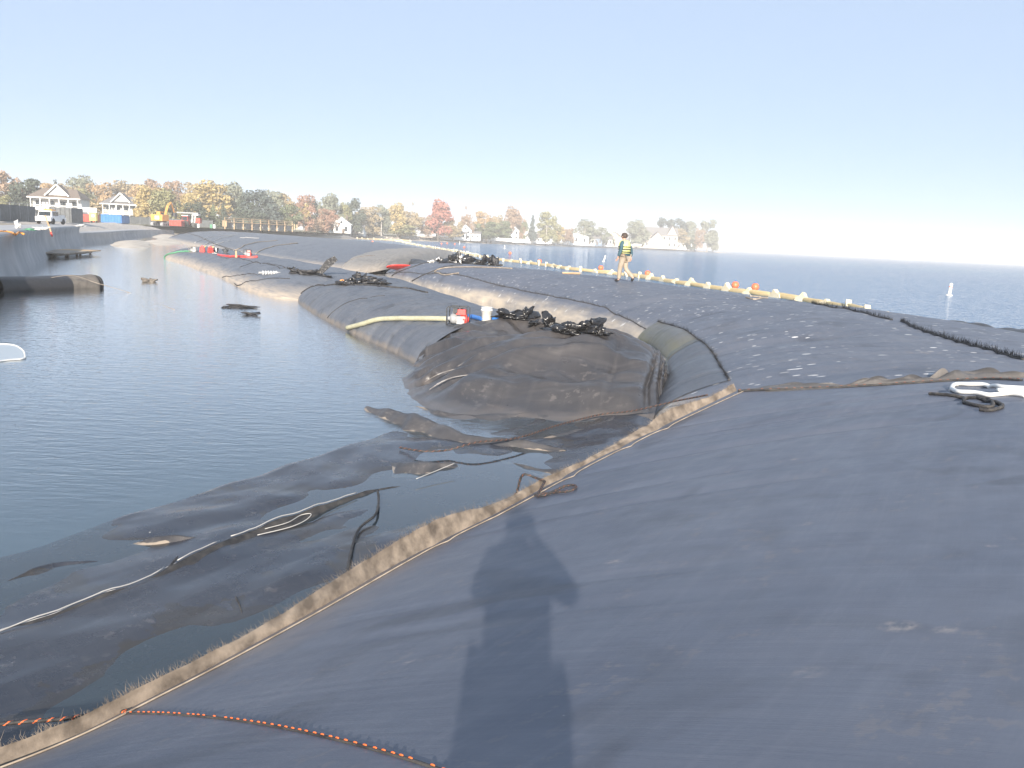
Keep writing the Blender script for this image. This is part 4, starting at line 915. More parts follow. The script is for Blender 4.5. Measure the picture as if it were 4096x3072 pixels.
cottage(1800, 418, 16, 8, 2.8, .6, 'siding_white', 'shingle_grey', 'long low white glazed house right of the red maple', 'x', wins=8)
cottage(1862, 425, 6.5, 8, 4.4, 2.8, 'siding_white', 'shingle_grey', 'white gabled house with porch beside the red shed', 'y', 0, wins=2, rows=2, wing=(5.2, 5., 3.0, 1.0, 'x'))
cottage(1900, 436, 6, 5, 3.2, 2.0, 'siding_red', 'shingle_grey', 'small red shed with grey roof between two trees', 'x', 0, wins=2, name='shed')
cottage(2055, 462, 5.5, 6, 6.0, 1.6, 'siding_white', 'shingle_grey', 'narrow white turret house right of the twin poles', 'y', 0, wins=2, rows=2)
cottage(2103, 472, 7.5, 7, 4.2, 2.2, 'siding_white', 'shingle_grey', 'white house with stepped roof left of the blue green conifer', 'x', 0, wins=3, rows=2, wing=(1.0, 3.6, 5.6, 1.4, 'y'))
cottage(2170, 485, 9, 7, 2.6, 2.0, 'siding_white', 'shingle_brown', 'low bungalow with brown roof by a lamp post', 'x', rad(10), wins=3)
cottage(2303, 512, 15, 8, 4.6, 2.2, 'siding_white', 'shingle_grey', 'plain white garage with three small openings', 'y', 0, wins=3, door=False, name='garage')
cottage(2352, 522, 8, 7, 3.6, 2.0, 'siding_white', 'shingle_grey', 'small white house left of the blue cottage', 'x', 0, wins=3)
cottage(2382, 530, 7.5, 7, 4.0, 1.8, 'siding_blue', 'shingle_grey', 'blue cottage on the far shore', 'x', 0, wins=3)
cottage(2418, 538, 9, 7, 3.8, 2.0, 'siding_white', 'shingle_grey', 'white deck house right of the blue cottage', 'x', 0, wins=4)
cottage(2455, 548, 14, 8, 4.4, 4.2, 'siding_tan', 'shingle_grey', 'house with a large pale roof just left of the walking man', 'y', rad(-12), wins=3, wing=(7, 5, 3.4, 1.6, 'x'))
cottage(2560, 578, 12, 9, 7.5, 5, 'siding_tan', 'shingle_grey', 'left gabled wing of the large grey roofed shore house', 'y', 0, wins=3, rows=2, wing=(11, 10, 5.4, 4.8, 'y'))
cottage(2640, 588, 22, 10, 8.5, 5, 'siding_tan', 'shingle_grey', 'main block of the large shore house with tall gable and dormers', 'x', 0, wins=6, rows=2, wing=(7, 7, 9., 6., 'y'))
cottage(2703, 606, 12, 8, 4.2, 2.4, 'siding_white', 'shingle_grey', 'white house partly hidden by the tan willow on the point', 'x', 0, wins=4)
cottage(2742, 614, 8, 7, 4.2, 2.4, 'siding_white', 'shingle_brown', 'last small white house before the tip of the point', 'x', 0, wins=3)
wl = thing('garden_wall', 'long low white wall along the far shore bank', 'wall', gp(1985, 442, 1.7))
for k in range(12): MB().box((-14+k*2.75, 0, .7), (2.65, .35, 1.5+.1*(k % 3))).build('wall_panel', 'siding_white', wl)
for u, dist, L, lab in ((1705, 400, 9, 'white boat hull stored on the bank below the red maple'), (1778, 408, 7, 'white covered boat on the bank right of the red maple'), (2545, 565, 7, 'white covered boat beside the large shore house')):
    t = thing('boat', lab, 'boat', gp(u, dist, 1.7)); V = np.zeros((18, 9, 3))
    for i, q in enumerate(np.linspace(0, 1, 18)):
        hw = 1.2*math.sin(math.pi*min(1, q*1.0*.85+.08))**.6
        for j, a in enumerate(np.linspace(-1, 1, 9)): V[i, j] = ((q-.5)*L, hw*a, .35+1.3*abs(a)**2.2+.35*q*q)
    gridmesh('hull', V, 'paint_white', t); MB().box((-.4, 0, 1.75), (L*.6, 1.9, .5), taper=.7).build('cover', 'paint_white', t); MB().box((0, 0, .25), (L*.7, 1.0, .5)).build('cradle', 'timber_grey', t)
for u, dist, vt, lab in ((1525, 372, 868, 'tall lone white pole among the trees on the far shore'), (1863, 424, 887, 'mast pole at the white gabled house'), (2028, 450, 889, 'left one of the twin poles'), (2036, 452, 889, 'right one of the twin poles'), (2185, 480, 901, 'lamp post right of the low bungalow'), (2272, 500, 912, 'pole left of the white garage'), (2337, 512, 912, 'leaning pole right of the white garage'), (2507, 545, 934, 'pole right behind the walking man')):
    z = far(u, vt, dist)[2]-1.7; p = thing('utility_pole', lab, 'pole', gp(u, dist, 1.7), 0, 'poles on the far shore')
    MB().tube([(0, 0, -.2), (0, 0, z*.5), (0, 0, z)], [.22, .19, .15], 7).build('shaft', 'pole_wood', p); MB().box((0, 0, z-.5), (1.6, .14, .14)).build('crossarm', 'pole_wood', p)

# ---------------------------------------------------------------- works yard
def wheel(parent, x, y, z, r, w=.3, axis='y'):
    R_ = Matrix.Rotation(rad(90), 3, 'X') if axis == 'y' else Matrix.Rotation(rad(90), 3, 'Y')
    t = MB().lathe([(r*.55, -w/2), (r*.95, -w/2), (r, -w*.3), (r, w*.3), (r*.95, w/2), (r*.55, w/2)], (x, y, z), 16, R_).build('wheel', 'tyre', parent, True)
    MB().lathe([(.01, -w*.35), (r*.56, -w*.4), (r*.56, w*.4), (.01, w*.35)], (x, y, z), 12, R_).build('rim', 'steel_grey', t)
def skip(u, dist, L, wd, h, mt, label, rz=0., name='roll_off_container', lid=None):
    t = thing(name, label, 'skip', gp(u, dist, 2.12), rz); b = MB()
    for s_ in (-1, 1): b.box((0, s_*wd/2, h/2+.2), (L, .08, h))
    for s_ in (-1, 1): b.box((s_*L/2, 0, h/2+.2), (.08, wd-.1, h))
    b.box((0, 0, .22), (L-.1, wd-.1, .1)); b.build('bin', mt, t)
    for k in range(7):
        for s_ in (-1, 1): MB().box((-L/2+.3+k*(L-.6)/6, s_*(wd/2+.07), h/2+.2), (.12, .09, h-.08)).build('rib', mt, t)
    MB().box((0, -wd/2, h+.2), (L+.1, .16, .12)).build('rim', mt, t)
    for s_ in (-1, 1): MB().box((0, s_*.5, .1), (L, .14, .14)).build('skid', 'steel_dark', t)
    return t
skip(347, 178, 4.2, 2.2, 1.55, 'rust_red', 'red skip on the quay left of the yellow cabinet')
skip(455, 190, 4.6, 2.3, 1.75, 'skip_blue', 'long blue skip in front of the grey veranda house')
skip(492, 193, 1.9, 2.3, 1.65, 'skip_blue', 'short blue bin at the right end of the long blue skip')
t = thing('storage_container', 'large dark screened container behind the white truck', 'container', gp(266, 132, 2.1), rad(4)); MB().box((0, 0, 1.25), (2.9*1.15, 4, 2.3)).build('box', 'screen_cloth', t)
for k in range(5): MB().box((-1.4+k*.7, -2.03, 1.25), (.08, .08, 2.3)).build('rib', 'steel_dark', t)
t = thing('equipment_cabinet', 'pale yellow cabinet standing on the quay between the red and blue skips', 'cabinet', gp(375, 170, 2.1)); MB().box((0, 0, 1.35), (1.35, .8, 1.7)).build('case', 'paint_yellow', t); MB().box((.1, -.43, 1.5), (.5, .06, .5)).build('panel', 'paint_white', t)
for s_ in (-.5, .5): MB().box((s_, 0, .25), (.15, .6, .5)).build('foot', 'steel_dark', t)
t = thing('pickup_truck', 'white truck with a load on its roof parked on the quay near the fence', 'truck', gp(203, 102, 2.12), rad(8))
MB().box((0, 0, .62), (1.72, 4.6, .5)).build('body', 'paint_white', t); c = MB().box((0, -.7, 1.2), (1.62, 2.1, .75), taper=.86).build('cab', 'paint_white', t)
MB().box((0, -1.7, 1.22), (1.3, .1, .5)).build('windscreen', 'pane', c); MB().box((0, 1.4, .95), (1.6, 1.7, .35)).build('bed', 'paint_white', t)
for x in (-.8, .8):
    MB().box((x, -.6, 1.25), (.08, 1.3, .45)).build('side_window', 'pane', c)
    for y in (-1.5, 1.5): wheel(t, x, y, .36, .36, .24, 'x')
    MB().box((x*.8, -2.32, .72), (.3, .06, .16)).build('headlight', 'plastic_white', t)
MB().box((0, -.4, 1.66), (1.2, 1.2, .22), taper=.7).build('roof_load', 'paint_orange', t)
def crawler(u, dist, s, rz, label, body='paint_orange'):
    t = thing('excavator', label, 'excavator', gp(u, dist, 2.12), rz)
    for x in (-1.15, 1.15):
        tr = MB().prism([(-1.9, .2), (-1.6, 0), (1.6, 0), (1.9, .2), (1.9, .65), (1.6, .85), (-1.6, .85), (-1.9, .65)], .6, Matrix.Rotation(rad(90), 3, 'Z'), (x, 0, 0)).build('track', 'steel_grey', t)
        for y in (-1.3, -.45, .45, 1.3): MB().lathe([(.01, -.32), (.25, -.32), (.25, .32), (.01, .32)], (x, y, .38), 10, Matrix.Rotation(rad(90), 3, 'Y')).build('roller', 'steel_dark', tr)
    MB().box((0, 0, 1.0), (1.6, 1.6, .35)).build('turntable', 'steel_dark', t)
    h_ = MB().box((0, -.5, 1.85), (2.75, 2.6, 1.4)).build('house_body', body, t); MB().box((.1, -1.83, 1.85), (1.0, .06, .75)).build('badge_plate', 'paint_white', h_)
    cb = MB().box((-.85, 1.0, 2.3), (1.0, 1.5, 1.9), taper=.9).build('cab', body, t); MB().box((-.85, 1.0, 2.55), (1.06, 1.1, 1.0)).build('window', 'pane', cb)
    MB().tube([(.2, .8, 1.8), (.3, 2.2, 4.6), (.3, 3.6, 5.4)], [.28, .36, .22], 4).build('boom', body, t); MB().tube([(.3, 3.6, 5.4), (.3, 4.9, 3.2)], [.24, .16], 4).build('stick', body, t)
    MB().prism([(-.5, 0), (.4, .1), (.6, .8), (-.2, .9)], .9, Matrix.Rotation(rad(90), 3, 'Z'), (.3, 4.9, 2.3)).build('bucket', 'steel_dark', t)
    MB().tube([(.2, 1.0, 2.2), (.3, 2.0, 4.0)], .09, 6).build('ram', 'steel_grey', t)
    t.scale = (s, s, s); return t
crawler(645, 186, .98, rad(-8), 'orange crawler excavator seen from behind with its boom raised')
def tractor(u, dist, mt, label, s=1., rz=rad(90)):
    t = thing('tractor', label, 'tractor', gp(u, dist, 2.12), rz); MB().box((0, .9, 1.05), (.95, 1.7, .8)).build('bonnet', mt, t); MB().box((0, -.5, .9), (1.2, 1.4, .5)).build('chassis', mt, t)
    c = MB().box((0, -.5, 1.85), (1.3, 1.35, 1.4), taper=.9).build('cab', mt, t); MB().box((0, -.5, 1.95), (1.36, 1.1, .8)).build('window', 'pane', c); MB().box((0, -.5, 2.6), (1.4, 1.5, .14)).build('cab_roof', 'paint_white', c)
    for x in (-.8, .8): wheel(t, x, -.7, .75, .75, .4, 'x'); wheel(t, x, 1.3, .48, .48, .3, 'x')
    MB().box((0, 2.4, .5), (2.0, .6, .7), taper=.8).build('loader_bucket', mt, t)
    for x in (-.6, .6): MB().tube([(x, .0, 1.4), (x, 1.6, 1.3), (x, 2.3, .7)], .09, 5).build('loader_arm', mt, t)
    t.scale = (s,)*3
tractor(735, 190, 'rust_red', 'red tractor with pale cab roof right of the excavator')
skip(708, 187, 2.6, 2., 1.1, 'rust_red', 'low red bin left of the red tractor')
t = thing('boom_lift', 'white lift machine with grey platform near the red tractor', 'lift', gp(772, 198, 2.12), 0)
MB().box((0, 0, .75), (2.6, 1.6, .7)).build('chassis', 'steel_dark', t)
for x in (-.9, .9):
    for y in (-.8, .8): wheel(t, x, y, .42, .42, .3)
for x in (-.3, .35): MB().tube([(x, 0, 1.1), (x+.25, 0, 2.1), (x+.15, 0, 3.1)], [.16, .2, .14], 6).build('mast', 'paint_white', t)
MB().box((-1.0, 0, 3.3), (5.0, 1.5, .3)).build('platform', 'steel_grey', t); MB().box((.9, 0, 3.05), (1.2, 1.4, .5)).build('head', 'paint_white', t); MB().box((1.3, .1, 1.6), (1.1, 1.2, 1.2)).build('engine_cover', 'rust_red', t)
# fence with screen cloth
fe = thing('site_fence', 'screened temporary fence on the quay at the left edge', 'fence', (0, 0, 0))
fp = [gp(u, q, 2.12) for u, q in ((-190, 84), (-120, 88), (-55, 92), (0, 96), (40, 99), (80, 102), (112, 105), (142, 108))]
for i in range(len(fp)):
    MB().tube([tuple(fp[i]), tuple(fp[i]+[0, 0, 2.35])], .035, 6).build('post', 'steel_grey', fe)
    if i:
        a, b = fp[i-1], fp[i]; q = MB(); q.quad(a+[0, 0, .1], b+[0, 0, .1], b+[0, 0, 2.05], a+[0, 0, 2.05]); d_ = (b-a); n_ = np.array([d_[1], -d_[0], 0]); n_ = n_/np.linalg.norm(n_)*.02
        q.quad(a+n_+[0, 0, .1], a+n_+[0, 0, 2.05], b+n_+[0, 0, 2.05], b+n_+[0, 0, .1]); q.build('screen_panel', 'screen_cloth', fe); MB().tube([tuple(a+[0, 0, 2.3]), tuple(b+[0, 0, 2.3])], .022, 5).build('rail', 'steel_grey', fe)
f2 = thing('site_fence', 'long dark screened fence behind the skips and excavator', 'fence', (0, 0, 0))
fp = [gp(u, q, 2.12) for u, q in ((300, 192), (345, 198), (390, 203), (520, 212), (560, 214), (600, 216), (640, 218), (690, 220), (740, 222), (800, 224), (850, 226))]
for i in range(len(fp)):
    MB().tube([tuple(fp[i]), tuple(fp[i]+[0, 0, 2.1])], .05, 6).build('post', 'steel_grey', f2)
    if i: MB().box(tuple((fp[i-1]+fp[i])/2+[0, 0, 1.0]), (np.linalg.norm(fp[i]-fp[i-1]), .05, 1.8), math.atan2(*(fp[i]-fp[i-1])[[1, 0]])).build('screen_panel', 'screen_cloth', f2)
# timber formwork with walkway rails
tf = thing('timber_formwork', 'timber form panels with a railed walkway on the far quay', 'formwork', (0, 0, 0))
q0, q1 = gp(900, 214, 2.1), gp(1170, 240, 2.1)
for k in range(9):
    p = q0+(q1-q0)*k/8; MB().box(tuple(p+[0, 0, 1.0]), (.25, .25, 2.2)).build('post', 'timber', tf)
    if k < 8:
        m_ = q0+(q1-q0)*(k+.5)/8; L = np.linalg.norm(q1-q0)/8; rz = math.atan2((q1-q0)[1], (q1-q0)[0])
        MB().box(tuple(m_+[0, .1, .85]), (L*.5, .2, 1.5), rz).build('form_panel', 'steel_dark', tf); MB().box(tuple(m_+[0, 0, 1.75]), (L*.98, .6, .14), rz).build('walk_board', 'timber', tf)
        for z in (2.35, 2.8): MB().box(tuple(m_+[0, -.2, z]), (L*.99, .09, .10), rz).build('rail', 'timber', tf)
    MB().box(tuple(p+[0, -.2, 2.3]), (.12, .12, 1.1)).build('rail_post', 'timber', tf)
for k, (u, q) in enumerate(((893, 212), (905, 213), (1178, 241), (1188, 242))): MB().box(tuple(gp(u, q, 3.4)), (.3, .25, 1.5)).build('stake', 'timber', tf)
# dock and drum in the pond
dk = thing('timber_dock', 'small timber dock stub sticking out from the seawall', 'dock', (0, 0, 0)); a, b = at(180, 1012, .36), at(338, 1000, .36); dv = b-a; L = np.linalg.norm(dv); rz = math.atan2(dv[1], dv[0])
for k in range(14): MB().box(tuple(a+dv*(k+.5)/14), (L/14*.94, 2.6, .09), rz).build('plank', 'timber_grey' if k < 9 else 'timber', dk)
for k in (.04, .35, .68, .97):
    for s_ in (-1.1, 1.1): MB().tube([tuple(a+dv*k+[0, s_, -1.7]), tuple(a+dv*k+[0, s_, -.05])], .09, 7).build('pile', 'timber_grey', dk)
for s_ in (-1.15, 1.15): MB().box(tuple((a+b)/2+[0, s_, -.16]), (L, .14, .22), rz).build('beam', 'timber_grey', dk)
dr = thing('sunken_roll', 'dark fabric roll lying half sunk beside the seawall', 'fabric roll', (0, 0, 0)); a, b = at(-20, 1165, .0), at(380, 1150, 0.); dv = (b-a)/np.linalg.norm(b-a); pr = np.array([-dv[1], dv[0], 0])
V = np.zeros((70, 25, 3)); w = Wav(91, 10, 1, 6)
for i, q in enumerate(np.linspace(0, 1, 70)):
    r = .46*(1+.04*math.sin(q*5))*min(1, ((1-q)*30+.3)**.3)*(1 if q < .985 else .8)
    for j, t_ in enumerate(np.linspace(0, 2*math.pi, 25)): V[i, j] = a+(b-a)*q+pr*(math.cos(t_)*r*1.15)+np.array([0, 0, .12+math.sin(t_)*r*(1+.05*w(q*6, t_))])
gridmesh('roll', V[:48], 'black_sheeting', dr); gridmesh('muddy_end', V[47:], 'roll_mud', dr); MB().lathe([(.02, -.06), (.38, -.05), (.44, .02), (.40, .14), (.2, .2)], tuple(b+[0, 0, .12]), 16, Matrix.Rotation(math.atan2(dv[1], dv[0]), 3, 'Z') @ Matrix.Rotation(rad(90), 3, 'Y')).build('tied_end', 'seam_dark', dr, True)
cord('tether', crom(np.array([at(150, 1120, .4), at(290, 1102, .6), at(380, 1130, .3), at(500, 1165, .03), at(700, 1240, .0)]), 40), .012, 'timber_grey', dr)
# ---------------------------------------------------------------- boom, buoys
def boom(path, step, label, s=1.0):
    t = thing('floating_boom', label, 'boom', (0, 0, 0)); c = crom(path, 600); Lc = np.concatenate([[0], np.cumsum(np.linalg.norm(np.diff(c, axis=0), axis=1))]); fm = cm = None; x = 0; k = 0; rr = random.Random(3)
    while x+step < Lc[-1]:
        p = np.array([np.interp(x, Lc, c[:, j]) for j in range(3)]); q = np.array([np.interp(x+step, Lc, c[:, j]) for j in range(3)]); m_ = (p+q)/2; rz = math.atan2(q[1]-p[1], q[0]-p[0]); L = np.linalg.norm(q-p)
        if fm is None:
            fm = MB(); V = []
            for i, xx in enumerate((-.46, -.40, -.2, 0, .2, .40, .46)):
                r = (.10, .15, .17, .16, .17, .15, .10)[i]
                V.append([(xx, math.cos(a)*r*.9, .15+math.sin(a)*r*1.35) for a in np.linspace(0, 2*math.pi, 11)])
            o = gridmesh('float', np.array(V), 'boom_yellow', t); fm = o.data
            o2 = MB().prism([(-.50, -.05), (-.42, .20), (-.16, .36), (-.02, .58), (.03, .58), (.18, .36), (.44, .22), (.5, -.05)], .34).build('ruffle', 'boom_pale', t); cm = o2.data
        else: o = link('float', fm, None, t); o2 = link('ruffle', cm, None, t)
        o.location = tuple(m_+[0, 0, .03*math.sin(k*1.7)]); o.rotation_euler = (rr.uniform(-.15, .15), rr.uniform(-.03, .03), rz+rr.uniform(-.04, .04)); o.scale = (L, s, s*rr.uniform(.9, 1.1))
        o2.location = tuple(q+[0, 0, rr.uniform(-.05, .03)]); o2.rotation_euler = (rr.uniform(-.3, .3), rr.uniform(-.15, .15), rz+rr.uniform(-.3, .3)); o2.scale = (s*rr.uniform(1.0, 1.7), s, s*rr.uniform(.7, 1.25))
        x += step; k += 1
    V = []
    for p in c[::4]: V.append([p+[0, 0, .06], p+[0, 0, -.9]])
    gridmesh('skirt', np.array(V), 'boom_yellow', t)
boom(A((1574, 962, 0), (1680, 985, 0), (1800, 1004, 0), (1980, 1040, 0), (2150, 1060, 0), (2300, 1082, 0), (2480, 1101, 0), (2780, 1146, 0), (3000, 1177, 0), (3130, 1194, 0), (3260, 1213, 0), (3400, 1240, 0), (3600, 1290, 0)), 2.9, 'long yellow floating boom on the lake beside the tubes', .85)
boom(np.array([gp(1390, 318), gp(1500, 340), gp(1640, 352)]), 4.5, 'short pale floating boom far off by the shore', 1.3)
BU = [(1474, 967, 'orange ball buoy, left one of the far trio'), (1490, 961, 'orange ball buoy, farthest of the left trio'), (1519, 968, 'orange ball buoy, right one of the far trio'), (1766, 968, 'orange ball buoy, first of the row of three mid lake'), (1789, 967, 'orange ball buoy, second of the row of three mid lake'), (1819, 969, 'orange ball buoy, third of the row of three mid lake'),
      (1857, 983, 'orange ball buoy right of the second white marker'), (2040, 1008, 'orange ball buoy right of the third white marker'), (2158, 1043, 'orange ball buoy by the gap in the yellow boom'), (2403, 1070, 'orange ball buoy left of the walking man'), (2590, 1093, 'orange ball buoy right of the walking man'), (2940, 1142, 'left orange ball buoy of the close pair at the boom'), (3020, 1150, 'right orange ball buoy of the close pair at the boom')]
bm0 = None
for u, v, lab in BU:
    p = at(u, v+9, 0.)
    if bm0 is None:
        bm0 = thing('ball_buoy', lab, 'buoy', p, 0, 'orange ball buoys on the lake'); a = [( .30*math.sin(x), .22-.30*math.cos(x)) for x in np.linspace(.05, 3.09, 11)]
        MB().lathe(a, n=16).build('ball', 'plastic_orange', bm0, True); MB().lathe([(.05, .5), (.07, .52), (.07, .6), (.04, .62)], n=8).build('eyelet', 'skip_blue', bm0)
    else: dup(bm0, p, 0, lab)
b0 = None
for u, v, tilt, lab in ((1676, 963, 4, 'white marker buoy farthest off near the shore'), (1838, 977, 3, 'white marker buoy left of the black bundles'), (2018, 995, 0, 'white marker buoy between the black bundles and the walking man'), (2414, 1047, 14, 'tilted white marker buoy left of the walking man'), (3796, 1183, 3, 'white marker buoy alone on open water at right')):
    p = at(u, v, 0.)
    if b0 is None:
        b0 = thing('marker_buoy', lab, 'buoy', p, 0, 'white marker buoys'); MB().lathe([(.13, -.4), (.13, .25), (.135, 1.0), (.12, 1.06), (.02, 1.08)], n=16).build('spar', 'plastic_white', b0, True); MB().lathe([(.14, -.1), (.26, -.06), (.27, .06), (.2, .13), (.135, .14)], n=16).build('collar', 'plastic_white', b0, True)
        MB().lathe([(.137, .72), (.137, .8)], n=16).build('band', 'plastic_orange', b0); o = b0
    else: o = dup(b0, p, 0, lab)
    o.rotation_euler = (0, rad(tilt), 0)

# ---------------------------------------------------------------- crumpled plastic, pumps, hoses, ropes
def crumple(name, ctr, size, seed, mt, label, cat='plastic', n=34, parent=None, rz=0.):
    r = np.random.default_rng(seed); m = n//2+1; th = np.linspace(0, 2*math.pi, n); ph = np.linspace(0, math.pi, m)
    TH, PH = np.meshgrid(th, ph, indexing='ij'); TH = TH+r.normal(0, .09, TH.shape); PH = np.clip(PH+r.normal(0, .05, PH.shape), 0, math.pi); TH[-1] = TH[0]; PH[-1] = PH[0]
    D = np.stack([np.cos(TH)*np.sin(PH), np.sin(TH)*np.sin(PH), np.cos(PH)], -1); rad_ = np.full(TH.shape, .62)
    for k in range(9):                                   # sharp ridges and pleats, as in bunched film
        a = r.normal(size=3); a /= np.linalg.norm(a); f = r.uniform(1.5, 5); rad_ += r.uniform(.07, .17)*(1-2*np.abs(np.sin((D@a)*f+r.uniform(0, 6.28))))**1
    for k in range(3):
        a = r.normal(size=3); a[2] = abs(a[2]); a /= np.linalg.norm(a); rad_ += r.uniform(.2, .55)*np.clip((D@a-.8)/.2, 0, 1)
    rad_ += r.normal(0, .025, rad_.shape); rad_ = np.clip(rad_, .15, 1.5); rad_[-1] = rad_[0]; rad_[:, 0] = rad_[:, 0].mean(); rad_[:, -1] = rad_[:, -1].mean()
    V = D*rad_[..., None]*np.array(size)*.62; V[:, 0] = V[:, 0].mean(0); V[-1] = V[0]; V[..., 2] = np.maximum(V[..., 2], -.15*size[2])
    c, s_ = math.cos(rz), math.sin(rz); X = V[..., 0]*c-V[..., 1]*s_; Y = V[..., 0]*s_+V[..., 1]*c; V = np.stack([X, Y, V[..., 2]], -1)
    if parent is not None: V = V+np.array(ctr)
    o = gridmesh(name, V, mt, parent)
    if parent is None: o.location = tuple(ctr); tag(o, label, cat)
    return o
def onpt(tb, u, v, lift=0.): q = tb.find(u, v); return tb.pt(*q)+np.array([0, 0, lift])
def pile(name, tb, label, blobs, cat='plastic'):
    b0 = onpt(tb, *blobs[0][:2]); t = thing(name, label, cat, b0)
    for k, (u, v, sx, sy, sz, mt) in enumerate(blobs):
        crumple('clump', onpt(tb, u, v, sz*.12)-b0, (sx, sy, sz), k*7+u % 97, mt, None, parent=t, rz=k*.7)
    return t
qM = PM.reshape(-1, 3)-CAM; uM = 2048+F*(qM@RT)/(qM@FW); vM = 1536-F*(qM@UP)/(qM@FW)
class OnMound:
    def find(s, u, v):
        d = (uM-u)**2+(vM-v)**2; c = np.where(d < max(d.min(), 150)+1, qM@FW, 1e9); return (int(np.argmin(c)), 0)
    def pt(s, i, _): return PM.reshape(-1, 3)[i].copy()
top = [np.min(vM[(np.abs(uM-u) < 14)]) for u in range(1900, 2600, 20)]
tv = lambda u: float(np.interp(u, range(1900, 2600, 20), top))
pile('plastic_pile', OnMound(), 'glossy crumpled black plastic heaped on top of the draped mound', [(u, tv(u)+dv, sx, sy, sz, 'black_plastic') for u, dv, sx, sy, sz in ((2030, 16, .9, .6, .38), (2110, 12, .8, .6, .62), (2190, 14, .95, .6, .5), (2270, 16, .8, .6, .34), (2345, 14, .8, .5, .5), (2420, 20, .6, .5, .24), (2150, 26, 1.0, .4, .24), (2375, 8, .5, .5, .42), (2240, 24, .9, .4, .22), (2070, 26, .8, .4, .2))])
pile('plastic_bundle', TB, 'black and white plastic bundle on the speckled tube, left of the pair', [(1800, 1045, 1.1, 1., 1.0, 'black_plastic'), (1850, 1043, 1.1, 1., 1.0, 'plastic_bw'), (1765, 1046, .7, .7, .7, 'plastic_bw'), (1825, 1042, 1.2, 1., 1.05, 'black_plastic'), (1875, 1046, .9, .9, .7, 'black_plastic'), (1725, 1044, .6, .6, .25, 'plastic_white')])
pile('plastic_bundle', TB, 'shiny black plastic bundle on the speckled tube, right of the pair', [(1930, 1050, .9, .8, .85, 'black_plastic'), (1965, 1050, 1.0, .9, 1.0, 'black_plastic'), (1990, 1052, .7, .8, .85, 'black_sheeting'), (1910, 1054, .6, .6, .4, 'plastic_bw')])
pile('plastic_pile', TH, 'crumpled grey black plastic lying with a raised black flap on the pond tube', [(1190, 1094, 1.1, .8, .42, 'black_sheeting'), (1230, 1100, 1.2, .8, .42, 'black_sheeting'), (1270, 1098, .8, .7, .35, 'black_sheeting'), (1165, 1078, .8, .5, .25, 'black_plastic'), (1310, 1108, 1.2, .5, .16, 'black_plastic')])
pile('plastic_pile', TG, 'dull black sheeting heap at the back of the creased tube', [(1440, 1128, 1.1, .9, .75, 'black_sheeting'), (1480, 1135, 1.3, .9, .5, 'black_sheeting'), (1420, 1135, .9, .8, .6, 'black_plastic'), (1530, 1140, 1.2, .8, .35, 'black_sheeting'), (1380, 1140, 1.4, .8, .25, 'black_sheeting')])
t = thing('loose_flap', 'stiff black plastic flap sticking up from the pond tube', 'plastic', onpt(TH, 1262, 1098)); MB().prism([(0, 0), (.25, -.05), (1.1, .75), (.95, .95), (.55, .75)], .05).build('flap', 'black_plastic', t)
def pump(p, s, rz, label, body='plastic_red', cage='steel_dark'):
    t = thing('water_pump', label, 'pump', p, rz); L, Wd, Hh = .52, .40, .46; b = MB()
    for y in (-Wd/2, Wd/2):
        f_ = MB().tube([(-L/2, y, 0), (-L/2, y, Hh-.04), (-L/2+.04, y, Hh), (L/2-.04, y, Hh), (L/2, y, Hh-.04), (L/2, y, 0), (-L/2, y, 0.0)], .016, 6).build('frame', cage, t, True)
    for x, z in ((-L/2+.05, Hh), (L/2-.05, Hh), (0, Hh), (-L/2, .01), (L/2, .01)): MB().tube([(x, -Wd/2, z), (x, Wd/2, z)], .013, 6).build('crossbar', cage, t)
    MB().lathe([(.02, -.10), (.11, -.10), (.13, -.04), (.13, .05), (.08, .10), (.02, .11)], (-.09, 0, .15), 16, Matrix.Rotation(rad(90), 3, 'Y')).build('pump_casing', 'steel_grey', t, True)
    MB().lathe([(.04, 0), (.055, .0), (.055, .08), (.04, .09)], (-.09, 0, .26), 12).build('outlet', 'steel_grey', t); MB().lathe([(.045, 0), (.06, .02), (.05, .14)], (-.14, 0, .15), 12, Matrix.Rotation(rad(-90), 3, 'Y')).build('inlet', 'steel_grey', t)
    MB().box((.08, 0, .13), (.20, .24, .20)).build('engine_block', 'steel_grey', t); MB().lathe([(.02, -.05), (.12, -.05), (.135, 0), (.11, .06), (.02, .07)], (.16, -.05, .15), 16, Matrix.Rotation(rad(90), 3, 'X')).build('recoil_cover', body, t, True)
    tk = MB().box((.09, 0, .335), (.24, .28, .13), taper=.9).build('fuel_tank', body, t); MB().lathe([(.03, 0), (.035, .03), (.02, .035)], (.09, 0, .40), 10).build('cap', 'steel_dark', tk)
    MB().box((-.05, -.1, .37), (.12, .12, .12)).build('air_filter', 'steel_dark', t)
    t.scale = (s,)*3; return t
pump(onpt(TG, 1833, 1300), 1.0, rad(-6), 'red engine pump in a black cage on the creased tube', 'plastic_red')
pump(onpt(TH, 990, 1022), 1.05, rad(10), 'red caged pump at the end of the red hose on the far pond tube', 'plastic_red', 'steel_dark')
pump(onpt(TH, 773, 1008), 1.05, rad(5), 'grey caged pump at the green hose on the far pond tube', 'steel_grey', 'timber_grey')
hs = thing('discharge_hose', 'fat pale hose curving from the caged red pump down to the pond', 'hose'); MB().tube([tuple(p) for p in crom(TG.on([(1388, 1334), (1430, 1312), (1480, 1293), (1560, 1280), (1680, 1280), (1790, 1282)], 7, .075), 60)], .07, 10).build('hose_body', 'hose_pale', hs, True)
hb = thing('suction_hose', 'blue flat hose running from the pump past the white bucket', 'hose'); MB().tube([tuple(p) for p in TG.on([(1868, 1270), (1900, 1278), (1940, 1290), (2000, 1296), (2060, 1300)], 40, .07)], .06, 8).build('hose_body', 'hose_blue', hb, True)
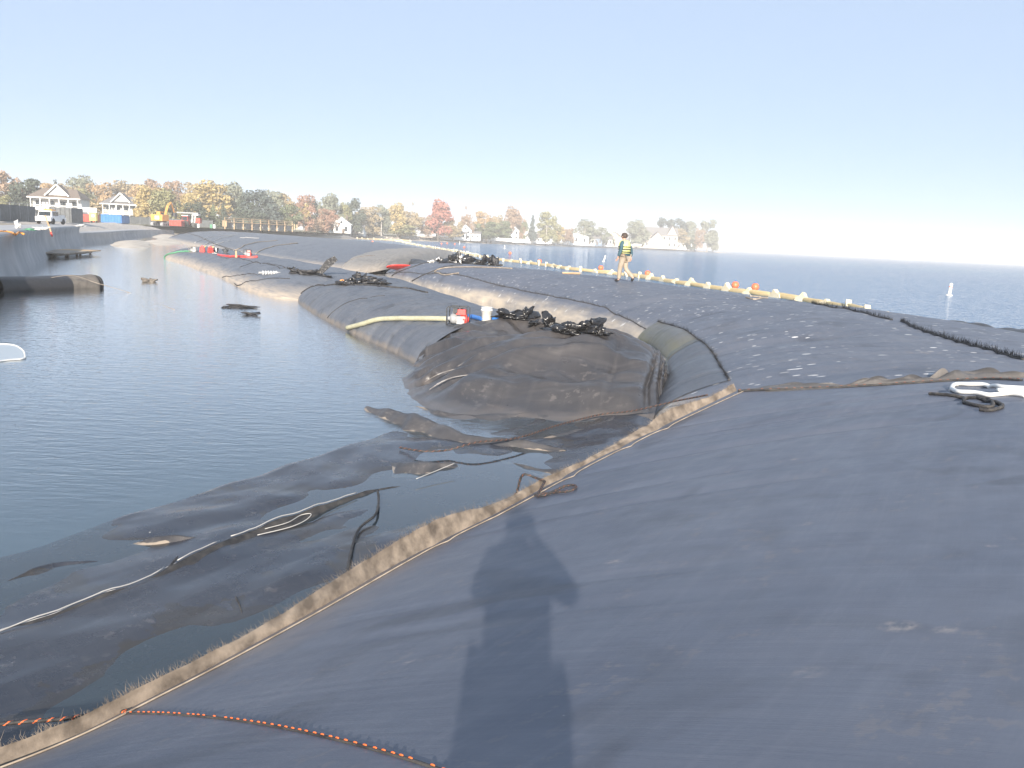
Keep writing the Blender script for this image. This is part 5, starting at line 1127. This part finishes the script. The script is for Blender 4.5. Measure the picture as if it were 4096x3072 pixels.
p = onpt(TG, 1950, 1305); bk = thing('bucket', 'white plastic bucket standing beside the blue hose', 'bucket', p); MB().lathe([(.115, 0), (.125, .01), (.14, .28), (.155, .285), (.155, .31), (.142, .315), (.142, .36), (.152, .365), (.150, .375), (.13, .37), (.118, .02)], n=20).build('pail', 'plastic_white', bk, True)
MB().tube([(.15*math.cos(a), -.15*abs(math.sin(a))*.6-.02, .30-.10*abs(math.sin(a))) for a in np.linspace(0, math.pi, 13)], .004, 5).build('handle', 'steel_grey', bk)
fl = thing('red_float', 'flat oval red float lying on the speckled tube', 'float', onpt(TB, 1604, 1072, .02), rad(25)); V = np.zeros((30, 9, 3))
for i, a in enumerate(np.linspace(0, 2*math.pi, 30)):
    for j, q in enumerate(np.linspace(-1, 1, 9)): V[i, j] = (.38*math.cos(a)*(1-abs(q)**3)**.5*1.0, .95*math.sin(a)*(1-abs(q)**3)**.5, .07+q*.06)
gridmesh('shell', V, 'plastic_red', fl); fl.rotation_euler = (0, rad(-24), rad(-66)); fl.scale = (1.1, .95, 1)
for k, y in ((0, -.12), (1, .2)): MB().lathe([(.0, .0), (.07, .0), (.06, .02), (.0, .02)], (0, y, .13), 10).build('grommet', 'plastic_white', fl)
rh = thing('red_hose', 'flat red hose lying along the back of the far pond tube', 'hose'); MB().tube([tuple(p) for p in TH.on([(872, 1021), (910, 1027), (960, 1030), (1030, 1031)], 40, .05)], .085, 8).build('hose_body', 'plastic_red', rh, True)
gh = thing('green_hose', 'thin green hose hanging from the far pond tube into the water', 'hose'); MB().tube([tuple(p) for p in TH.on([(622, 1042), (650, 1025), (700, 1012), (765, 1006)], 40, .06)], .07, 8).build('hose_body', 'hose_green', gh, True)
for k, (u, v, mt, lab) in enumerate(((811, 1008, 'plastic_red', 'left red fuel can beside the grey pump'), (842, 1010, 'plastic_red', 'right red fuel can beside the grey pump'))):
    c = thing('fuel_can', lab, 'fuel can', onpt(TH, u, v), k*.6); c.scale = (.8,)*3; MB().box((0, 0, .26), (.50, .34, .50), taper=.82).build('can', mt, c); MB().tube([(-.16, 0, .52), (-.1, 0, .62), (.08, 0, .62), (.14, 0, .52)], .03, 6).build('handle', mt, c); MB().tube([(.2, 0, .48), (.3, 0, .64)], .04, 6).build('spout', 'paint_yellow', c)
crumple('tool_heap', onpt(TH, 862, 1016, .1), (.8, .5, .4), 51, 'plastic_bw', 'black and white heap of tools right of the red fuel cans', 'tools')
crumple('tool_bag', onpt(TH, 902, 1018, .15), (.75, .5, .55), 52, 'steel_dark', 'dark bag left of the red caged pump', 'bag')
t = thing('timber_stake', 'short pale timber block leaning on the red hose', 'stake', onpt(TH, 944, 1032)); MB().box((0, 0, .22), (.13, .13, .5), .4, .8).build('block', 'timber', t)
st = thing('metal_coupling', 'ribbed metal coupling joining the black hose on the far pond tube', 'coupling', onpt(TH, 1078, 1096, .06), rad(35)); st.scale = (.62,)*3; MB().tube([(-.9, 0, 0), (.9, 0, 0)], .1, 10).build('sleeve', 'steel_grey', st)
for k in range(6): MB().lathe([(.10, -.03), (.17, -.03), (.17, .03), (.10, .03)], (-.55+k*.22, 0, 0), 12, Matrix.Rotation(rad(90), 3, 'Y')).build('ring', 'paint_white', st)
t = thing('tangled_cord', 'tangle of orange cord between the plastic heaps', 'cord'); rr = random.Random(9); MB().tube([tuple(onpt(TG, 1360+k*6, 1132+rr.uniform(-4, 5), .10)) for k in range(14)], .03, 5).build('strand', 'paint_orange', t, True)
# ropes
def rope(name, path, r, label, mats, seg=.10, cat='rope'):
    t = thing(name, label, cat); L = np.concatenate([[0], np.cumsum(np.linalg.norm(np.diff(path, axis=0), axis=1))]); n = int(L[-1]/.02)+4; q = np.linspace(0, L[-1], n); p = np.stack([np.interp(q, L, path[:, j]) for j in range(3)], 1)
    cord('strand', p, r, mats[0], t, 6)
    if len(mats) > 1:
        d_ = np.gradient(p, axis=0); d_ /= np.linalg.norm(d_, axis=1)[:, None]; a = np.cross(d_, [0, 0, 1.]); a /= np.linalg.norm(a, axis=1)[:, None]+1e-9; b = np.cross(a, d_)
        w = q/seg*2*math.pi; h_ = p+(a*np.cos(w)[:, None]+b*np.sin(w)[:, None])*r*.75; cord('twist', h_, r*.5, mats[1], t, 4)
    return t
rope('tie_rope', crom(A((1600, 1790, .06), (1700, 1805, .08), (1790, 1800, .08), (1900, 1770, .16), (2050, 1755, .14), (2250, 1695, .13), (2420, 1655, .15), (2520, 1645, .25), (2700, 1605, .55), (2830, 1580, .80)), 120), .013, 'orange and black rope stretched from the tube seam over the wet sheet', ('seam_dark', 'rust_yarn'), .09)
rope('tie_rope', crom(A((-40, 2900, .1), (120, 2885, .1), (260, 2875, .13), (420, 2850, .22), (520, 2848, .3)), 60), .012, 'orange and black rope leaving the photo at lower left', ('seam_dark', 'orange_yarn'), .08)
k = TA.on([(2110, 1975), (2180, 1985), (2260, 1950), (2310, 1948), (2290, 1968), (2200, 1985), (2140, 1988)], 60, .02)
rope('tie_rope', np.concatenate([crom(A((2062, 2000, .3), (2070, 1960, .42), (2095, 1898, .62), (2140, 1910, .60), (2180, 1925, .55)), 40), k[12:]]), .013, 'knotted orange and black rope at the seam above the shadow of the head', ('seam_dark', 'rust_yarn'), .07)
kw = TA.on([(4100, 1562), (4000, 1556), (3940, 1549), (3870, 1545), (3825, 1548), (3812, 1560), (3830, 1574), (3900, 1582), (3970, 1592), (4030, 1585), (4100, 1590)], 120, .03); rope('white_strap', kw, .028, 'white strap looped on the foreground tube at the right edge', ('strap_white',), cat='strap')
kw = TA.on([(4100, 1575), (4040, 1577), (3985, 1573), (4030, 1583), (4100, 1588)], 50, .05); rope('white_strap', kw, .028, 'short white strap end beside the looped strap', ('strap_white',), cat='strap')
kb = TA.on([(3720, 1585), (3800, 1588), (3880, 1592), (3950, 1602), (3970, 1616), (3960, 1630), (3890, 1628), (3850, 1610), (3870, 1602), (3930, 1604), (3990, 1618), (4015, 1632), (3970, 1648), (3920, 1642)], 120, .02); rope('rope_coil', kb, .02, 'dark rope coil lying in front of the white strap', ('seam_dark', 'fringe_dark'), .1)
pc = TB.on([(2985, 1190), (3010, 1195), (3060, 1192), (3072, 1186), (3050, 1188), (3000, 1186)], 40, .02); rope('pale_rope', pc, .03, 'pale rope loop lying on the speckled tube below the boom', ('beige_cord',))
pl = thing('timber_batten', 'pale timber batten lying on the speckled tube left of the walking man', 'batten'); q = TB.on([(2250, 1095), (2320, 1098)], 8, .04); MB().tube([tuple(x) for x in q], .05, 4).build('stick', 'timber', pl)
# floating bits in the pond
crumple('floating_debris', at(600, 1125, .05), (.9, .5, .42), 61, 'roll_mud', 'pale crumpled debris floating in the middle of the pond', 'debris')
crumple('floating_sheet', at(975, 1228, .02), (1.7, .6, .16), 62, 'black_sheeting', 'longer scrap of black sheet awash in the pond', 'debris')
crumple('floating_sheet', at(1000, 1258, .02), (1.0, .5, .14), 63, 'black_sheeting', 'shorter scrap of black sheet awash in the pond', 'debris')
crumple('floating_sheet', at(905, 1232, .0), (.5, .3, .12), 64, 'black_plastic', 'tiny dark scrap left of the longer scrap of black sheet', 'debris')
tp = thing('clear_film', 'pale plastic film floating at the left edge of the pond', 'plastic film'); c = crom(A(*[(u, v, .015) for u, v in ((-60, 1375), (40, 1378), (85, 1395), (100, 1420), (90, 1436), (30, 1440), (-60, 1455), (-60, 1375))]), 40); MB().quad(*[tuple(p) for p in c[:-1]]).build('film', 'film_pale', tp); cord('film_rim', c, .02, 'plastic_white', tp)
# bits on the seawall
wt = lambda u, v: at(u, v, 2.16)
orp = thing('orange_rope', 'orange rope lying along the top of the seawall', 'rope'); MB().tube([tuple(wt(u, v)) for u, v in ((-10, 926), (25, 925), (50, 930), (62, 938), (75, 928), (95, 936))], .05, 6).build('strand', 'paint_orange', orp, True)
for u, v, s_, mt, lab in ((165, 922, (1.2, .5, .35), 'plastic_white', 'white rag on the seawall edge'), (70, 912, (.6, .6, .75), 'plastic_white', 'pale bag on the seawall near the fence'), (120, 925, (.9, .4, .25), 'hose_green', 'green rag on the seawall edge'), (318, 908, (1.5, .6, .3), 'plastic_white', 'white sheet at the end of the tall seawall')):
    crumple('wall_rag', wt(u, v)+np.array([0, 0, .08]), s_, int(u), mt, lab, 'rag')
t = thing('survey_stake', 'pale stake with pink tip leaning on the seawall', 'stake', wt(197, 922)); MB().tube([(-.2, 0, .9), (.25, -.2, -.2)], .05, 5).build('shaft', 'timber', t); MB().tube([(.2, -.18, -.1), (.3, -.22, -.35)], .06, 5).build('tip', 'plastic_red', t)
# yard clutter near the far tubes
for u, v, dist, mt, lab in ((793, 905, 195, 'plastic_white', 'white drum on the far quay left of the green bin'), (857, 910, 202, 'plastic_white', 'white drum on the far quay right of the green bin'), (845, 908, 203, 'hose_green', 'small green bin between two white drums on the far quay'), (1112, 918, 235, 'plastic_white', 'white drum below the timber forms')):
    t = thing('drum', lab, 'drum', gp(u, dist, 2.1)); MB().lathe([(.3, 0), (.32, .05), (.34, .3), (.32, .55), (.34, .6), (.32, .85), (.3, .9)], n=12).build('barrel', mt, t, True); MB().lathe([(.28, .9), (.3, .92), (.05, .95)], n=12).build('lid', mt, t)
# ---------------------------------------------------------------- people
def skin_mesh(name, nodes, edges, mt, parent, sub=2):
    bm = bmesh.new(); ly = bm.verts.layers.skin.verify(); vs = {}
    for i, (k, (co, r)) in enumerate(nodes.items()):
        v = bm.verts.new(co); v[ly].radius = (r, r) if not isinstance(r, tuple) else r; v[ly].use_root = (i == 0); vs[k] = v
    for a, b in edges: bm.edges.new((vs[a], vs[b]))
    me = bpy.data.meshes.new(name); bm.to_mesh(me); bm.free(); o = link(name, me, mt, parent)
    sk = o.modifiers.new('skin', 'SKIN'); sk.use_smooth_shade = True; sb = o.modifiers.new('round', 'SUBSURF'); sb.levels = sub; sb.render_levels = sub
    return o
def person(loc, rz, label, J, jacket, trousers, scale, vest=False, hood=False):
    t = thing('person', label, 'person', loc, rz); N = {}; E_ = []
    def ch(keys):
        for a, b in zip(keys[:-1], keys[1:]): E_.append((a, b))
    R_ = dict(pel=.135, waist=.125, chest=.15, neck=.055, chin=.07, head=.105, top=.07, lhip=.10, lkn=.062, lan=.043, lto=.035, rhip=.10, rkn=.062, ran=.043, rto=.035, lsh=.07, lel=.045, lwr=.03, lpa=.032, rsh=.07, rel=.045, rwr=.03, rpa=.032)
    for k in ('pel', 'waist', 'chest', 'neck', 'chin', 'head', 'top', 'lhip', 'lkn', 'lan', 'lto', 'rhip', 'rkn', 'ran', 'rto', 'lsh', 'lel', 'lwr', 'lpa', 'rsh', 'rel', 'rwr', 'rpa'): N[k] = (J[k], R_[k])
    ch(['pel', 'waist', 'chest', 'neck', 'chin', 'head', 'top']); ch(['pel', 'lhip', 'lkn', 'lan', 'lto']); ch(['pel', 'rhip', 'rkn', 'ran', 'rto']); ch(['chest', 'lsh', 'lel', 'lwr', 'lpa']); ch(['chest', 'rsh', 'rel', 'rwr', 'rpa'])
    for s_ in 'lr':
        pa, wr = Vector(J[s_+'pa']), Vector(J[s_+'wr']); dv = (pa-wr).normalized(); sd_ = dv.cross(Vector((0, 1, 0.2)) if abs(dv.y) < .8 else Vector((1, 0, 0))).normalized()
        for k, (off, ln) in enumerate(((-.030, .060), (-.010, .072), (.010, .068), (.028, .055))):
            a = pa+dv*.035+sd_*off; b = a+dv*ln*.55+Vector((.01, 0, 0)); c = b+dv*ln*.4+Vector((.015, 0, -.005))
            N[f'{s_}f{k}a'] = (a, .010); N[f'{s_}f{k}b'] = (b, .009); N[f'{s_}f{k}c'] = (c, .008); E_.append((s_+'pa', f'{s_}f{k}a')); E_.append((f'{s_}f{k}a', f'{s_}f{k}b')); E_.append((f'{s_}f{k}b', f'{s_}f{k}c'))
        a = pa-dv*.005+sd_*-.042; N[s_+'tha'] = (a, .011); N[s_+'thb'] = (a+dv*.035+sd_*-.012, .009); E_.append((s_+'pa', s_+'tha')); E_.append((s_+'tha', s_+'thb'))
    hd = Vector(J['head']); N['nose'] = (hd+Vector((.115, 0, -.012)), .014); E_.append(('head', 'nose'))
    skin_mesh('body', N, E_, 'skin', t)
    def cl(keys, chains, grow, name, mt, rr=None):
        n = {k: (J[k], R_[k]+grow if not rr or k not in rr else rr[k]) for k in keys}; e = []
        for c in chains: e += list(zip(c[:-1], c[1:]))
        return skin_mesh(name, n, e, mt, t)
    cl(['pel', 'lhip', 'lkn', 'lan', 'rhip', 'rkn', 'ran'], [['pel', 'lhip', 'lkn', 'lan'], ['pel', 'rhip', 'rkn', 'ran']], .026, 'trousers', trousers)
    cl(['waist', 'pel', 'chest', 'neck', 'lsh', 'lel', 'lwr', 'rsh', 'rel', 'rwr'], [['waist', 'pel'], ['waist', 'chest', 'neck'], ['chest', 'lsh', 'lel', 'lwr'], ['chest', 'rsh', 'rel', 'rwr']], .026, 'jacket', jacket, {'neck': .062, 'pel': .17})
    for s_ in 'lr': skin_mesh('shoe', {'a': (J[s_+'an'], .06), 'h': (Vector(J[s_+'an'])*.6+Vector(J[s_+'to'])*.4-Vector((0, 0, .02)), .055), 't': (J[s_+'to'], .048)}, [('a', 'h'), ('h', 't')], 'shoe_dark', t)
    h = Vector(J['head']); b = MB(); b.lathe([(.0, .13), (.06, .122), (.10, .085), (.118, .03), (.118, -.02), (.10, -.055)], h+Vector((-.012, 0, .005)), 14); b.build('hair', 'hair_dark', t, True)
    for s_ in (-1, 1): MB().lathe([(.0, -.012), (.022, -.01), (.026, 0), (.018, .012), (0, .012)], h+Vector((.0, s_*.108, -.02)), 8, Matrix.Rotation(rad(90), 3, 'X')).build('ear', 'skin', t, True)
    if vest:
        c, w_ = Vector(J['chest']), Vector(J['waist']); b = MB(); sl = []
        for q, rx, ry in ((-.05, .185, .225), (.05, .20, .24), (.16, .21, .25), (.27, .20, .245), (.36, .165, .21), (.41, .12, .15)):
            z = w_.z+q; f_ = (z-w_.z)/(c.z-w_.z); p = w_.lerp(c, min(f_, 1.3)); sl.append([(p.x+rx*math.cos(a), p.y+ry*math.sin(a), z) for a in np.linspace(0, 2*math.pi, 25)])
        gridmesh('life_vest', np.array(sl), 'vest_lime', t)
        for q in (-.0, .09, .18):
            z = w_.z+q; f_ = (z-w_.z)/(c.z-w_.z); p = w_.lerp(c, f_); MB().tube([(p.x+.212*math.cos(a), p.y+.252*math.sin(a), z) for a in np.linspace(0, 2*math.pi, 25)], .022, 6, False).build('vest_strap', 'shoe_dark', t, True)
        MB().tube([(J['neck'][0]+.085*math.cos(a), .105*math.sin(a), J['neck'][2]-.02) for a in np.linspace(0, 2*math.pi, 17)], .035, 6, False).build('vest_collar', 'vest_lime', t, True)
    t.scale = (scale,)*3; return t
JW = dict(pel=(0, 0, .96), waist=(.01, 0, 1.10), chest=(.03, 0, 1.34), neck=(.055, 0, 1.50), chin=(.075, 0, 1.57), head=(.075, 0, 1.655), top=(.065, 0, 1.74),
    lhip=(.0, .10, .90), lkn=(.11, .09, .50), lan=(.13, .09, .09), lto=(.30, .10, .045), rhip=(.0, -.10, .90), rkn=(-.01, -.09, .50), ran=(-.37, -.09, .19), rto=(-.30, -.10, .045),
    lsh=(.02, .19, 1.42), lel=(.0, .27, 1.15), lwr=(.10, .27, .92), lpa=(.13, .27, .85), rsh=(.02, -.19, 1.42), rel=(-.10, -.26, 1.16), rwr=(-.10, -.27, .92), rpa=(-.09, -.27, .85))
pw = onpt(TB, 2492, 1128)
person((pw[0], pw[1], pw[2]), rad(140), 'man walking in teal jacket, lime life vest and khaki trousers', JW, 'jacket_teal', 'trousers_khaki', (194/F*(pw-CAM)@FW)/1.78, True)
JP = dict(pel=(0, 0, .96), waist=(.0, 0, 1.10), chest=(.0, 0, 1.34), neck=(.02, 0, 1.50), chin=(.035, 0, 1.57), head=(.035, 0, 1.655), top=(.025, 0, 1.74),
    lhip=(.0, .10, .90), lkn=(.02, .11, .50), lan=(.0, .12, .09), lto=(.16, .14, .045), rhip=(.0, -.10, .90), rkn=(.02, -.11, .50), ran=(.0, -.12, .09), rto=(.16, -.14, .045),
    lsh=(.0, .18, 1.42), lel=(.07, .23, 1.18), lwr=(.14, .11, 1.47), lpa=(.15, .07, 1.54), rsh=(.0, -.18, 1.42), rel=(.07, -.30, 1.24), rwr=(.14, -.13, 1.49), rpa=(.15, -.08, 1.56))
gz = TA.pt(*TA.find(2048, 3300))[2]; zs = float(np.interp(0, [0], [gz]))
SC = (3.0-zs)/1.615
person((0.0, -.215*SC, zs), rad(90), 'photographer standing on the foreground tube holding a camera, known by the shadow', JP, 'jacket_teal', 'trousers_khaki', SC)
cb = thing('camera_body', 'compact camera held up by the photographer', 'camera', (0, -.045, 3.0)); MB().box((0, -.01, 0), (.105, .03, .062)).build('case', 'shoe_dark', cb); MB().lathe([(.01, 0), (.026, 0), (.024, .016), (.02, .02)], (0, .006, 0), 14, Matrix.Rotation(rad(-90), 3, 'X')).build('lens_barrel', 'steel_dark', cb)

# ---------------------------------------------------------------- haze in the air
hm = bpy.data.materials.new('haze_air'); hm.use_nodes = True; ht = hm.node_tree; ht.nodes.clear(); ho = ht.nodes.new('ShaderNodeOutputMaterial'); hv = ht.nodes.new('ShaderNodeVolumePrincipled')
hv.inputs['Density'].default_value = 0.0008; hv.inputs['Color'].default_value = (.98, .99, 1, 1); hv.inputs['Anisotropy'].default_value = -0.15; ht.links.new(hv.outputs[0], ho.inputs['Volume']); M['haze_air'] = hm
hz = MB().box((0, 3350, 13.7), (12040, 7340, 32.6)).build('haze', 'haze_air'); hz['kind'] = 'stuff'
